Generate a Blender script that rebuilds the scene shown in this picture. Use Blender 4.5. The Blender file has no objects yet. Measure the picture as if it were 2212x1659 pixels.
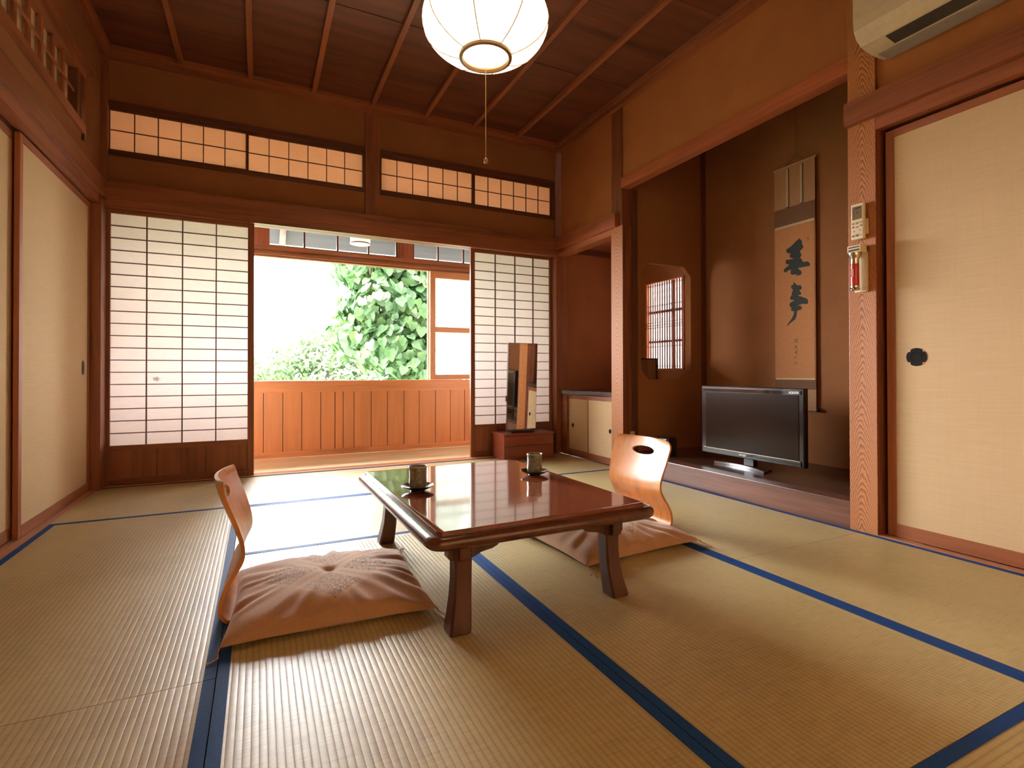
import bpy, bmesh, math, random
from mathutils import Vector, Matrix
random.seed(7)
C = bpy.context.scene.collection
SC = bpy.context.scene
R = math.radians

# ------------------------------------------------------------------ camera, world, exposure
def make_camera():
    cd = bpy.data.cameras.new('camera'); cam = bpy.data.objects.new('camera', cd); C.objects.link(cam)
    yaw, pit, rol = R(25.871), R(.443), R(-.08)
    F = Vector((math.sin(yaw)*math.cos(pit), math.cos(yaw)*math.cos(pit), math.sin(pit)))
    Rt = Vector((math.cos(yaw), -math.sin(yaw), 0)); U = Rt.cross(F)
    c, s = math.cos(rol), math.sin(rol)
    R2 = Rt*c + U*s; U2 = U*c - Rt*s
    m = Matrix.Identity(4)
    for i in range(3):
        m[i][0], m[i][1], m[i][2] = R2[i], U2[i], -F[i]
    m[2][3] = .772
    cam.matrix_world = m
    cd.sensor_width = 36; cd.lens = 1129.1/2212*36
    cd.shift_y = -(829.5-798.0)/2212
    cd.clip_start = .02; cd.clip_end = 200
    SC.camera = cam
make_camera()
SC.view_settings.view_transform = 'Standard'
SC.view_settings.look = 'None'
SC.view_settings.exposure = 0.0
SC.view_settings.gamma = 1
SC.view_settings.use_curve_mapping = False

SKY = 30.0; AUREOLE = 75.0
w = bpy.data.worlds.new('sky'); SC.world = w; w.use_nodes = True
wb = w.node_tree.nodes['Background']; wb.inputs[0].default_value = (.96, .98, 1, 1); wb.inputs[1].default_value = SKY
# hazy bright patch of sky around the veiled sun, towards the garden
_t = w.node_tree; _tc = _t.nodes.new('ShaderNodeTexCoord'); _dp = _t.nodes.new('ShaderNodeVectorMath'); _dp.operation = 'DOT_PRODUCT'
_nz = _t.nodes.new('ShaderNodeVectorMath'); _nz.operation = 'NORMALIZE'; _t.links.new(_tc.outputs['Generated'], _nz.inputs[0])
_t.links.new(_nz.outputs[0], _dp.inputs[0]); _sd = Vector((-.10, .88, .42)).normalized(); _dp.inputs[1].default_value = _sd
_mx = _t.nodes.new('ShaderNodeMath'); _mx.operation = 'MAXIMUM'; _mx.inputs[1].default_value = 0; _t.links.new(_dp.outputs['Value'], _mx.inputs[0])
_pw = _t.nodes.new('ShaderNodeMath'); _pw.operation = 'POWER'; _pw.inputs[1].default_value = 14; _t.links.new(_mx.outputs[0], _pw.inputs[0])
_ma = _t.nodes.new('ShaderNodeMath'); _ma.operation = 'MULTIPLY_ADD'; _ma.inputs[1].default_value = AUREOLE; _ma.inputs[2].default_value = SKY
_t.links.new(_pw.outputs[0], _ma.inputs[0]); _t.links.new(_ma.outputs[0], wb.inputs[1])

def light(name, kind, loc, energy, col=(1, 1, 1), size=.1, aim=None, **kw):
    l = bpy.data.lights.new(name, kind); l.energy = energy; l.color = col
    if kind == 'AREA':
        l.shape = 'RECTANGLE'; l.size = kw.get('sx', size); l.size_y = kw.get('sy', size)
    elif kind == 'SUN':
        l.angle = R(kw.get('angle', 2))
    else:
        l.shadow_soft_size = size
    o = bpy.data.objects.new(name, l); C.objects.link(o); o.location = loc
    if aim: o.rotation_euler = (Vector(aim)-Vector(loc)).to_track_quat('-Z', 'Y').to_euler()
    return o
light('sun', 'SUN', (0, 8, 6), 9.0, (1, .96, .88), aim=(2.2, 8.5, 0), angle=3)
def portal(name, loc, aim, sx, sy):
    o = light(name, 'AREA', loc, 1, aim=aim, sx=sx, sy=sy); o.data.cycles.is_portal = True
portal('portal_veranda', (.85, 5.36, 1.66), (.85, 0, 1.66), 3.7, 1.9)
portal('portal_lattice', (3.62, 3.87, 1.24), (0, 3.87, 1.24), .55, .86)
portal('portal_front', (.9, -.52, 1.05), (.9, 4, 1.05), 2.6, 1.7)  # guides sky light through the added fill window

# ------------------------------------------------------------------ node helpers
def new_mat(name):
    m = bpy.data.materials.new(name); m.use_nodes = True
    nt = m.node_tree; p = nt.nodes['Principled BSDF']
    return m, nt, p
def N(nt, t, **kw):
    n = nt.nodes.new(t)
    for k, v in kw.items():
        if k.startswith('i_'):
            n.inputs[int(k[2:]) if k[2:].isdigit() else k[2:]].default_value = v
        else: setattr(n, k, v)
    return n
def L(nt, a, b): nt.links.new(a, b)
def M(nt, op, a, b=None, c=None):
    n = nt.nodes.new('ShaderNodeMath'); n.operation = op
    for i, v in enumerate((a, b, c)):
        if v is None: continue
        if isinstance(v, (int, float)): n.inputs[i].default_value = v
        else: nt.links.new(v, n.inputs[i])
    return n.outputs[0]
def ramp(nt, fac, stops, interp='LINEAR'):
    r = nt.nodes.new('ShaderNodeValToRGB'); r.color_ramp.interpolation = interp
    e = r.color_ramp.elements
    while len(e) < len(stops): e.new(.5)
    for el, (p, c) in zip(e, stops):
        el.position = p; el.color = (c[0], c[1], c[2], 1)
    nt.links.new(fac, r.inputs[0]); return r.outputs[0]
def coords(nt, scale=(1, 1, 1), kind='Object'):
    tc = nt.nodes.new('ShaderNodeTexCoord'); mp = nt.nodes.new('ShaderNodeMapping')
    mp.inputs['Scale'].default_value = scale
    nt.links.new(tc.outputs[kind], mp.inputs[0]); return mp.outputs[0]
def noise(nt, vec, scale=1, detail=3, rough=.55):
    n = nt.nodes.new('ShaderNodeTexNoise'); n.inputs['Scale'].default_value = scale
    n.inputs['Detail'].default_value = detail; n.inputs['Roughness'].default_value = rough
    nt.links.new(vec, n.inputs['Vector']); return n.outputs[0]
def bump(nt, p, h, strength=.3, dist=.002):
    b = nt.nodes.new('ShaderNodeBump'); b.inputs['Strength'].default_value = strength
    b.inputs['Distance'].default_value = dist
    nt.links.new(h, b.inputs['Height']); nt.links.new(b.outputs[0], p.inputs['Normal'])
def mixc(nt, f, a, b):
    n = nt.nodes.new('ShaderNodeMix'); n.data_type = 'RGBA'
    if isinstance(f, (int, float)): n.inputs[0].default_value = f
    else: nt.links.new(f, n.inputs[0])
    for i, v in ((6, a), (7, b)):
        if isinstance(v, tuple): n.inputs[i].default_value = (v[0], v[1], v[2], 1)
        else: nt.links.new(v, n.inputs[i])
    return n.outputs[2]
def sc3(c, k): return (c[0]*k, c[1]*k, c[2]*k)

_cache = {}
def wood(c, axis='z', rough=.45, contrast=.45, dens=14, coat=0, crough=.08):
    key = ('w', c, axis, rough, contrast, dens, coat, crough)
    if key in _cache: return _cache[key]
    m, nt, p = new_mat('wood')
    s = [dens, dens, dens]; s['xyz'.index(axis)] = dens*.06
    v = coords(nt, tuple(s))
    n1 = noise(nt, v, 1, 5, .6)
    n2 = noise(nt, v, 5, 2, .5)
    f = M(nt, 'ADD', M(nt, 'MULTIPLY', n1, .75), M(nt, 'MULTIPLY', n2, .25))
    col = ramp(nt, f, [(.32, sc3(c, 1-contrast)), (.5, c), (.68, sc3(c, 1+contrast*.7))])
    L(nt, col, p.inputs['Base Color']); p.inputs['Roughness'].default_value = rough
    p.inputs['Coat Weight'].default_value = coat; p.inputs['Coat Roughness'].default_value = crough
    bump(nt, p, f, .15, .001)
    _cache[key] = m; return m
def plain(c, rough=.5, metal=0, coat=0, spec=.5):
    key = ('p', c, rough, metal, coat, spec)
    if key in _cache: return _cache[key]
    m, nt, p = new_mat('plain')
    v = coords(nt, (40, 40, 40)); f = noise(nt, v, 1, 2)
    L(nt, ramp(nt, f, [(.3, sc3(c, .95)), (.7, sc3(c, 1.05))]), p.inputs['Base Color'])
    p.inputs['Roughness'].default_value = rough; p.inputs['Metallic'].default_value = metal
    p.inputs['Coat Weight'].default_value = coat; p.inputs['Specular IOR Level'].default_value = spec
    _cache[key] = m; return m
def clay(c):
    key = ('c', c)
    if key in _cache: return _cache[key]
    m, nt, p = new_mat('clay_plaster')
    v = coords(nt); f = noise(nt, v, 3, 4); g = noise(nt, v, 180, 2)
    L(nt, ramp(nt, M(nt, 'ADD', M(nt, 'MULTIPLY', f, .6), M(nt, 'MULTIPLY', g, .4)),
               [(.35, sc3(c, .9)), (.65, sc3(c, 1.1))]), p.inputs['Base Color'])
    p.inputs['Roughness'].default_value = .95; p.inputs['Specular IOR Level'].default_value = .1
    bump(nt, p, g, .25, .001); _cache[key] = m; return m
def cathedral(yc):
    """flat-sawn post whose growth rings draw nested arches"""
    m, nt, p = new_mat('figured_wood')
    tc = N(nt, 'ShaderNodeTexCoord'); sp = N(nt, 'ShaderNodeSeparateXYZ'); L(nt, tc.outputs['Object'], sp.inputs[0])
    v = coords(nt, (12, 12, 4)); n1 = noise(nt, v, 1, 4, .6)
    v2 = coords(nt, (2, 2, 1.1)); n2 = noise(nt, v2, 1, 1)
    yy = M(nt, 'SUBTRACT', sp.outputs[1], yc)
    yy = M(nt, 'ADD', yy, M(nt, 'MULTIPLY', M(nt, 'SUBTRACT', n2, .5), .05))
    ay = M(nt, 'POWER', M(nt, 'ADD', M(nt, 'MULTIPLY', M(nt, 'MULTIPLY', yy, yy), 1), .00004), .72)
    f = M(nt, 'ADD', sp.outputs[2], M(nt, 'MULTIPLY', ay, 12.0))
    f = M(nt, 'ADD', f, M(nt, 'MULTIPLY', n1, .17))
    f = M(nt, 'ADD', f, M(nt, 'MULTIPLY', sp.outputs[0], .3))
    fr = M(nt, 'FRACT', M(nt, 'MULTIPLY', f, 29))
    base, dark = (.52, .20, .068), (.21, .062, .018)
    col = ramp(nt, fr, [(0, dark), (.16, base), (.45, sc3(base, 1.1)), (.7, sc3(base, .85)), (1, dark)])
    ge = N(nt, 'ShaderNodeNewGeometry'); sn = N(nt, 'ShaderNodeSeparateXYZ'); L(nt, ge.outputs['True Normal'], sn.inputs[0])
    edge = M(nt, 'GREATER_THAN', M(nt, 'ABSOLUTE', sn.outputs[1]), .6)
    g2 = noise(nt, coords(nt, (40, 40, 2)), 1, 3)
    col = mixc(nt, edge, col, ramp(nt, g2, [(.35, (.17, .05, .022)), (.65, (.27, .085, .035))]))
    L(nt, col, p.inputs['Base Color']); p.inputs['Roughness'].default_value = .5
    bump(nt, p, fr, .3, .001)
    return m
def tatami(axis):
    """ribs run along AXIS"""
    key = ('t', axis)
    if key in _cache: return _cache[key]
    m, nt, p = new_mat('rush_mat')
    tc = N(nt, 'ShaderNodeTexCoord'); sp = N(nt, 'ShaderNodeSeparateXYZ'); L(nt, tc.outputs['Object'], sp.inputs[0])
    across = sp.outputs[0] if axis == 'y' else sp.outputs[1]
    along = sp.outputs[1] if axis == 'y' else sp.outputs[0]
    s = M(nt, 'ABSOLUTE', M(nt, 'SINE', M(nt, 'MULTIPLY', across, math.pi/.0158)))
    s = M(nt, 'POWER', s, .5)
    fine = (12, 420, 1) if axis == 'y' else (420, 12, 1)
    w1 = noise(nt, coords(nt, fine), 1, 2)
    big = noise(nt, coords(nt, (2.2, 2.2, 2.2)), 1, 3)
    mid = noise(nt, coords(nt, (30, 30, 1)), 1, 2)
    c = (.51, .385, .17)
    f = M(nt, 'ADD', M(nt, 'MULTIPLY', w1, .5), M(nt, 'ADD', M(nt, 'MULTIPLY', big, .35), M(nt, 'MULTIPLY', mid, .15)))
    col = ramp(nt, f, [(.34, sc3(c, .72)), (.5, c), (.66, (.59, .465, .225))])
    col = mixc(nt, M(nt, 'MULTIPLY', M(nt, 'SUBTRACT', 1, s), .55), col, (.20, .13, .05))
    L(nt, col, p.inputs['Base Color']); p.inputs['Roughness'].default_value = .42
    p.inputs['Specular IOR Level'].default_value = .55
    h = M(nt, 'ADD', s, M(nt, 'MULTIPLY', w1, .35))
    bump(nt, p, h, .5, .0014)
    _cache[key] = m; return m
def paper(c=(.85, .80, .74), trans=.55):
    key = ('pp', c, trans)
    if key in _cache: return _cache[key]
    m, nt, p = new_mat('washi_paper')
    f = noise(nt, coords(nt, (25, 25, 60)), 1, 4)
    col = ramp(nt, f, [(.3, sc3(c, .95)), (.7, c)])
    d = N(nt, 'ShaderNodeBsdfDiffuse'); t = N(nt, 'ShaderNodeBsdfTranslucent'); mx = N(nt, 'ShaderNodeMixShader')
    L(nt, col, d.inputs[0]); L(nt, col, t.inputs[0]); mx.inputs[0].default_value = trans
    L(nt, d.outputs[0], mx.inputs[1]); L(nt, t.outputs[0], mx.inputs[2])
    L(nt, mx.outputs[0], nt.nodes['Material Output'].inputs[0])
    _cache[key] = m; return m
def glass(frost=0.0, refl=.06):
    key = ('g', frost)
    if key in _cache: return _cache[key]
    m, nt, p = new_mat('window_glass')
    t = N(nt, 'ShaderNodeBsdfTransparent'); g = N(nt, 'ShaderNodeBsdfGlossy'); g.inputs['Roughness'].default_value = .02
    mx = N(nt, 'ShaderNodeMixShader'); mx.inputs[0].default_value = refl
    L(nt, t.outputs[0], mx.inputs[1]); L(nt, g.outputs[0], mx.inputs[2]); out = mx.outputs[0]
    if frost:
        tl = N(nt, 'ShaderNodeBsdfTranslucent'); tl.inputs[0].default_value = (.9, .93, .9, 1)
        f = noise(nt, coords(nt, (60, 60, 60)), 1, 3)
        m2 = N(nt, 'ShaderNodeMixShader'); L(nt, M(nt, 'MULTIPLY', f, frost*2), m2.inputs[0])
        L(nt, out, m2.inputs[1]); L(nt, tl.outputs[0], m2.inputs[2]); out = m2.outputs[0]
    L(nt, out, nt.nodes['Material Output'].inputs[0])
    _cache[key] = m; return m
def emit(c, k):
    m, nt, p = new_mat('glow')
    p.inputs['Base Color'].default_value = (.9, .85, .75, 1)
    p.inputs['Emission Color'].default_value = (c[0], c[1], c[2], 1); p.inputs['Emission Strength'].default_value = k
    return m

# colours of the place
RED = (.27, .085, .033)        # stained cedar of the frame timbers
REDD = (.16, .05, .022)
OR_ = (.80, .34, .14)         # lighter veranda boards
CLAY = (.29, .118, .05)
FUS = (.66, .475, .275)          # fusuma paper
DARK = (.035, .018, .012)
def W(axis, c=RED, **k): return wood(c, axis, **k)

# ------------------------------------------------------------------ mesh helpers
class MB:
    def __init__(s): s.bm = bmesh.new()
    def box(s, x0, x1, y0, y1, z0, z1, bev=0):
        b = bmesh.new()
        bmesh.ops.create_cube(b, size=1)
        for v in b.verts:
            v.co = Vector((x0+(v.co.x+.5)*(x1-x0), y0+(v.co.y+.5)*(y1-y0), z0+(v.co.z+.5)*(z1-z0)))
        if bev: bmesh.ops.bevel(b, geom=b.edges[:]+b.verts[:], offset=bev, segments=2, affect='EDGES', profile=.6)
        s.add(b); return s
    def add(s, b):
        me = bpy.data.meshes.new('t'); b.to_mesh(me); b.free(); s.bm.from_mesh(me); bpy.data.meshes.remove(me)
    def prism(s, pts, axis, a, b_):
        """extrude a 2D polygon; axis 'x': pts=(y,z); 'y': pts=(x,z); 'z': pts=(x,y)"""
        def P(p, t): return {'x': (t, p[0], p[1]), 'y': (p[0], t, p[1]), 'z': (p[0], p[1], t)}[axis]
        b = bmesh.new()
        A = [b.verts.new(P(p, a)) for p in pts]; B = [b.verts.new(P(p, b_)) for p in pts]
        n = len(pts)
        b.faces.new(A); b.faces.new(list(reversed(B)))
        for i in range(n): b.faces.new((A[i], B[i], B[(i+1) % n], A[(i+1) % n]))
        bmesh.ops.recalc_face_normals(b, faces=b.faces[:])
        s.add(b); return s
    def loops(s, loops, cap0=True, cap1=True, closed=True):
        b = bmesh.new(); V = [[b.verts.new(p) for p in lp] for lp in loops]
        for a, c in zip(V, V[1:]):
            n = len(a)
            for i in range(n if closed else n-1): b.faces.new((a[i], a[(i+1) % n], c[(i+1) % n], c[i]))
        if cap0: b.faces.new(list(reversed(V[0])))
        if cap1: b.faces.new(V[-1])
        bmesh.ops.recalc_face_normals(b, faces=b.faces[:])
        s.add(b); return s
    def tube(s, pts, r, n=8):
        pts = [Vector(p) for p in pts]; lps = []
        up = Vector((.13, .21, .97))
        for i, p in enumerate(pts):
            d = (pts[min(i+1, len(pts)-1)]-pts[max(i-1, 0)]).normalized()
            u = d.cross(up)
            if u.length < .05: u = d.cross(Vector((1, 0, 0)))
            u.normalize(); v = d.cross(u)
            rr = r[i] if isinstance(r, (list, tuple)) else r
            lps.append([p+(u*math.cos(a)+v*math.sin(a))*rr for a in [2*math.pi*k/n for k in range(n)]])
        return s.loops(lps)
    def lathe(s, prof, cx=0, cy=0, n=40, cap0=True, cap1=True):
        lps = [[(cx+r*math.cos(2*math.pi*k/n), cy+r*math.sin(2*math.pi*k/n), z) for k in range(n)] for r, z in prof]
        return s.loops(lps, cap0, cap1)
    def xform(s, m): s.bm.transform(m); return s
def obj(name, mb, m, parent=None, smooth=False, world=False):
    """link ONE mesh object; world=True: the mesh is in world coordinates although it has a parent"""
    me = bpy.data.meshes.new(name); mb.bm.to_mesh(me); mb.bm.free()
    for mm in (m if isinstance(m, (list, tuple)) else [m]): me.materials.append(mm)
    if smooth:
        me.polygons.foreach_set('use_smooth', [True]*len(me.polygons))
        me.set_sharp_from_angle(angle=R(40))
    o = bpy.data.objects.new(name, me); C.objects.link(o)
    if parent is not None:
        if world:
            r = parent
            t = Matrix.Identity(4)
            while r is not None:
                t = r.matrix_basis @ t; r = r.parent
            me.transform(t.inverted())
        o.parent = parent
    return o
def tag(o, label, cat, group=None, kind=None):
    o['label'] = label; o['category'] = cat
    if group: o['group'] = group
    if kind: o['kind'] = kind
    return o
def thing(name, label, cat, loc=(0, 0, 0), rz=0, group=None, kind=None):
    o = bpy.data.objects.new(name, None); C.objects.link(o); o.location = loc; o.rotation_euler = (0, 0, rz)
    o.empty_display_size = .05
    return tag(o, label, cat, group, kind)
def struct(name, mb, m, label, cat, smooth=False): return tag(obj(name, mb, m, smooth=smooth), label, cat, kind='structure')
def text_mesh(body, size, depth=.0006, bold=0.0):
    cu = bpy.data.curves.new('t', 'FONT'); cu.body = body; cu.size = size; cu.extrude = depth; cu.offset = bold
    cu.align_x = 'CENTER'; cu.align_y = 'CENTER'; cu.resolution_u = 3
    o = bpy.data.objects.new('t', cu); C.objects.link(o)
    me = bpy.data.meshes.new_from_object(o)
    mb = MB(); mb.bm.from_mesh(me)
    bpy.data.objects.remove(o); bpy.data.curves.remove(cu); bpy.data.meshes.remove(me)
    return mb

# ------------------------------------------------------------------ room
XL, XR, YB, YF, ZC = -.963, 2.637, 4.398, -.36, 3.0

# tatami mats: (x0,x1,y0,y1,label); ribs run along the long side
struct('floor', MB().box(-1.2, 3.7, -.6, 5.3, -.12, -.055), W('x', REDD), 'brown wooden boarding under the straw mats', 'floor')
XM = [XL, -.095, .828, 1.748, XR]
mats = [
 (XL, .84, 3.425, YB-.004, 'pale straw mat in front of the closed paper screen with the wide wooden foot'),
 (.84, XR, 3.425, YB-.004, 'pale straw mat under the dressing chest and along the low cabinet'),
 (XM[0], XM[1], 1.525, 3.425, 'straw mat along the cream sliding doors, beside the floor chair facing away from them'),
 (XM[0], XM[1], YF, 1.525, 'straw mat nearest the viewer along the cream sliding doors'),
 (XM[3], XM[4], 1.55, 3.425, 'straw mat lying along the front edge of the alcove step'),
 (XM[3], XM[4], YF, 1.55, 'straw mat in front of the cream door with the round black pull'),
 (XM[1], XM[3], 2.505, 3.425, 'sunlit straw mat between the veranda opening and the far end of the table'),
 (XM[1], XM[2], .585, 2.505, 'straw mat under the cushion with its knotted corner over blue edging'),
 (XM[2], XM[3], .585, 2.505, 'straw mat under the cushion of the chair standing before the alcove'),
 (XM[1], XM[3], YF, .585, 'straw mat closest to the viewer, lying crosswise below the two table mats'),
]
navy = None
def cloth_blue():
    m, nt, p = new_mat('blue_cloth')
    f = noise(nt, coords(nt, (300, 300, 1)), 1, 2)
    L(nt, ramp(nt, f, [(.35, (.012, .045, .16)), (.65, (.02, .075, .26))]), p.inputs['Base Color'])
    p.inputs['Roughness'].default_value = .6
    p.inputs['Specular IOR Level'].default_value = .08
    bump(nt, p, f, .3, .001)
    return m
navy = cloth_blue()
for (x0, x1, y0, y1, lab) in mats:
    ax = 'x' if (x1-x0) > (y1-y0) else 'y'
    root = thing('tatami_mat', lab, 'straw mat', ((x0+x1)/2, (y0+y1)/2, -.055), group='straw mats covering the floor')
    g = .0012
    obj('woven_surface', MB().box(x0+g, x1-g, y0+g, y1-g, -.055, 0), tatami(ax), root, world=True)
    bw = .028
    for e in (0, 1):
        if ax == 'x': a = (x0+g, x1-g, (y0+g) if e == 0 else y1-g-bw, (y0+g+bw) if e == 0 else y1-g, -.012, .0012)
        else: a = ((x0+g) if e == 0 else x1-g-bw, (x0+g+bw) if e == 0 else x1-g, y0+g, y1-g, -.012, .0012)
        o = obj('cloth_border', MB().box(*a), navy, root, world=True); o['label'] = 'dark blue cloth edging'

# ceiling boards, battens, cornices
mb = MB(); y = -.4; k = 0
while y < 4.45:
    mb.box(-1.05, 2.72, y, y+.462, ZC+(.004 if k % 2 else 0), ZC+.03); y += .46; k += 1
struct('ceiling', mb, wood((.125, .036, .017), 'x', .5, .55, 9), 'dark reddish brown boarded ceiling', 'ceiling')
tn = 0
def trim(mb, axis, label, cat='trim', c=RED, **k):
    global tn; tn += 1
    return struct('trim_%d' % tn, mb, W(axis, c, **k), label, cat)
for i, x in enumerate((-.5, -.058, .388, .838, 1.285, 1.725, 2.17)):
    trim(MB().box(x-.017, x+.017, -.36, 4.37, ZC-.032, ZC), 'y',
         ['ceiling batten nearest the cream sliding doors', 'second ceiling batten from the cream sliding doors', 'third ceiling batten from the cream sliding doors',
          'ceiling batten right behind the lamp on the door side', 'ceiling batten right behind the lamp on the alcove side', 'ceiling batten second from the alcove', 'ceiling batten nearest the alcove'][i], 'batten')
trim(MB().box(XL-.02, XR+.03, 4.365, 4.42, 2.93, 2.967).box(XL-.02, XR+.03, 4.34, 4.42, 2.967, ZC), 'x', 'stepped cornice above the paper transoms', 'cornice')
trim(MB().box(2.61, 2.67, YF, 4.365, 2.93, 2.967).box(2.585, 2.67, YF, 4.34, 2.967, ZC), 'y', 'stepped cornice above the alcove', 'cornice')
trim(MB().box(-1.0, -.93, YF, 4.365, 2.93, 2.967).box(-1.0, -.905, YF, 4.34, 2.967, ZC), 'y', 'stepped cornice above the cream sliding doors', 'cornice')

# back wall (clay between timbers, two transom openings)
mb = MB()
mb.box(-.95, 2.62, 4.412, 4.46, 2.075, 2.275).box(-.95, 2.62, 4.412, 4.46, 2.645, 2.99)
struct('wall_back', mb, clay(CLAY), 'brown clay wall above the veranda opening', 'wall')
trim(MB().box(-1.09, -.942, 4.305, 4.50, 0, 1.95).box(-1.09, -.925, 4.37, 4.50, 1.95, 2.96), 'z', 'dark corner post between cream doors and paper screen', 'post')
trim(MB().box(2.607, 2.76, 4.385, 4.52, 0, 1.95).box(2.60, 2.76, 4.385, 4.52, 1.95, 2.96), 'z', 'dark corner post beside the low cabinet', 'post')
trim(MB().box(.79, .905, 4.385, 4.50, 2.06, 2.955), 'z', 'short post between the two paper transoms', 'post')
trim(MB().box(-.942, 2.64, 4.368, 4.43, 1.967, 2.08), 'x', 'wide beam above the veranda opening', 'beam')
trim(MB().box(-.942, 2.607, 4.386, 4.425, 1.912, 1.967).box(-.942, 2.607, 4.431, 4.462, 1.917, 1.967).box(-.942, 2.607, 4.468, 4.53, 1.917, 1.967), 'x', 'grooved head rail above the paper screens', 'rail')
trim(MB().box(-.942, 2.607, 4.402, 4.424, -.05, .003).box(-.942, 2.607, 4.424, 4.53, -.05, .0).box(-.942, 2.607, 4.456, 4.464, 0, .003).box(-.942, 2.607, 4.50, 4.53, 0, .003), 'x', 'grooved sill under the paper screens', 'sill', OR_)

# paper screens of the back wall (x0,x1 outer; paper)
BAR = W('x', (.13, .045, .02)); BARZ = W('z', (.13, .045, .02))
pap = paper((.92, .87, .84), .55)
dn = 0
def shoji(x0, x1, px0, px1, pz0, pz1, y, vx, label, divs):
    global dn; dn += 1
    root = thing('door_%d' % dn, label, 'paper screen', ((x0+x1)/2, y, 0), kind='structure')
    t = .028; zt = 1.93
    for a in ((x0, px0), (px1, x1)):
        obj('stile', MB().box(a[0], a[1], y, y+t, .004, zt, .002), W('z', (.25, .08, .032)), root, world=True)
    obj('top_rail', MB().box(px0, px1, y+.001, y+t-.001, pz1, zt-.004), W('x', (.25, .08, .032)), root, world=True)
    obj('middle_rail', MB().box(px0, px1, y+.001, y+t-.001, pz0-.036, pz0), W('x', (.25, .08, .032)), root, world=True)
    obj('bottom_rail', MB().box(px0, px1, y+.001, y+t-.001, .004, .045), W('x', (.22, .07, .028)), root, world=True)
    obj('foot_panel', MB().box(px0, px1, y+.012, y+.018, .04, pz0-.03), wood((.27, .082, .034), 'z', .45, .6, 7), root, world=True)
    mb = MB()
    for d in divs: mb.box(d-.004, d+.004, y+.004, y+.013, .045, pz0-.036)
    obj('panel_strip', mb, W('z', REDD), root, world=True)
    mb = MB()
    for v in vx: mb.box(v-.0035, v+.0035, y+.004, y+.02, pz0, pz1)
    for k in range(1, 19):
        z = pz0+(pz1-pz0)*k/19; mb.box(px0, px1, y+.006, y+.02, z-.003, z+.003)
    obj('lattice', mb, BAR, root, world=True)
    obj('paper', MB().box(px0, px1, y+.0205, y+.0215, pz0-.005, pz1+.005), pap, root, world=True)
    return root
shoji(-.945, -.031, -.92, -.074, .276, 1.885, 4.436, (-.712, -.497, -.284), 'tall white paper screen beside the cream sliding doors', (-.648, -.349))
shoji(1.749, 2.607, 1.79, 2.583, .30, 1.892, 4.47, (1.999, 2.205, 2.40), 'tall white paper screen standing behind the mirror', (2.02, 2.30))

pts = []
for k in range(40):
    a = 2*math.pi*k/40; q = .019+.006*math.cos(5*a); pts.append((-.655+q*math.cos(a), .736+q*.8*math.sin(a)))
o = obj('paper_patch', MB().prism(pts, 'y', 4.4556, 4.4564), paper((.86, .84, .78), .62), bpy.data.objects['door_1'], world=True); o['label'] = 'small flower-shaped paper mend'
# transoms
wn = 0
def transom(x0, x1, gl, label, y=4.418, ncol=6):
    global wn; wn += 1
    root = thing('window_%d' % wn, label, 'paper transom', ((x0+x1)/2, y, 2.27), kind='structure')
    D = W('x', (.11, .035, .016)); DZ = W('z', (.11, .035, .016))
    mb = MB().box(x0, x1, y-.02, y+.045, 2.272, 2.30).box(x0, x1, y-.02, y+.045, 2.612, 2.648).box(x0, x0+.018, y-.018, y+.045, 2.30, 2.612).box(x1-.018, x1, y-.018, y+.045, 2.30, 2.612)
    obj('window_frame', mb, D, root, world=True)
    for i, (a, b) in enumerate(gl):
        yy = y+.012*i
        f = obj('sash', MB().box(a-.016, a, yy, yy+.018, 2.30, 2.612).box(b, b+.016, yy, yy+.018, 2.30, 2.612).box(a, b, yy, yy+.018, 2.30, 2.318).box(a, b, yy, yy+.018, 2.588, 2.612), DZ, root, world=True)
        mb = MB()
        for k in range(1, ncol): xx = a+(b-a)*k/ncol; mb.box(xx-.003, xx+.003, yy+.003, yy+.012, 2.318, 2.588)
        mb.box(a, b, yy+.004, yy+.012, 2.45, 2.456)
        obj('lattice', mb, DZ, f, world=True)
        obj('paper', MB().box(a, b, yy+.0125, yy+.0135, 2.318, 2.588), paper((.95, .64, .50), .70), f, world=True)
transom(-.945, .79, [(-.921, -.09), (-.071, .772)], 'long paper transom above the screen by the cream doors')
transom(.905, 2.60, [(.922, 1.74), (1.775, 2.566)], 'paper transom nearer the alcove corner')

# ------------------------------------------------------------------ veranda beyond the screens
YE = 5.25
struct('floor_veranda', MB().box(-1.2, 3.6, 4.53, 5.25, -.06, -.002), wood((.92, .74, .44), 'x', .45, .15, 10), 'bright narrow veranda floor beyond the opening', 'floor')
mb = MB(); bx = [-.76, -.6, -.44, -.28, -.12, .041, .202, .364, .531, .66, .735, .837, 1.001, 1.16, 1.328, 1.486, 1.659, 1.821, 1.982, 2.14, 2.3, 2.46, 2.62, 2.78]
for a, b in zip(bx, bx[1:]):
    mb.box(a+.003, b-.003, YE+(0 if (a, b) != (.66, .735) else -.006), YE+.02, .05, .60)
root = struct('wall_veranda', mb, wood(OR_, 'z', .4, .17, 8), 'low orange board wall of the veranda', 'wall')
obj('backing', MB().box(-.9, 3.2, YE+.012, YE+.05, .0, .62), W('z', (.10, .035, .016)), root)
obj('base_rail', MB().box(-.9, 3.0, YE-.012, YE+.03, .0, .054), W('x', OR_), root)
obj('top_rail', MB().box(-.9, 3.0, YE-.012, YE+.05, .598, .70).box(-.9, 3.0, YE-.02, YE+.10, .70, .708), wood(OR_, 'x', .4, .25, 10), root)
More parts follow.
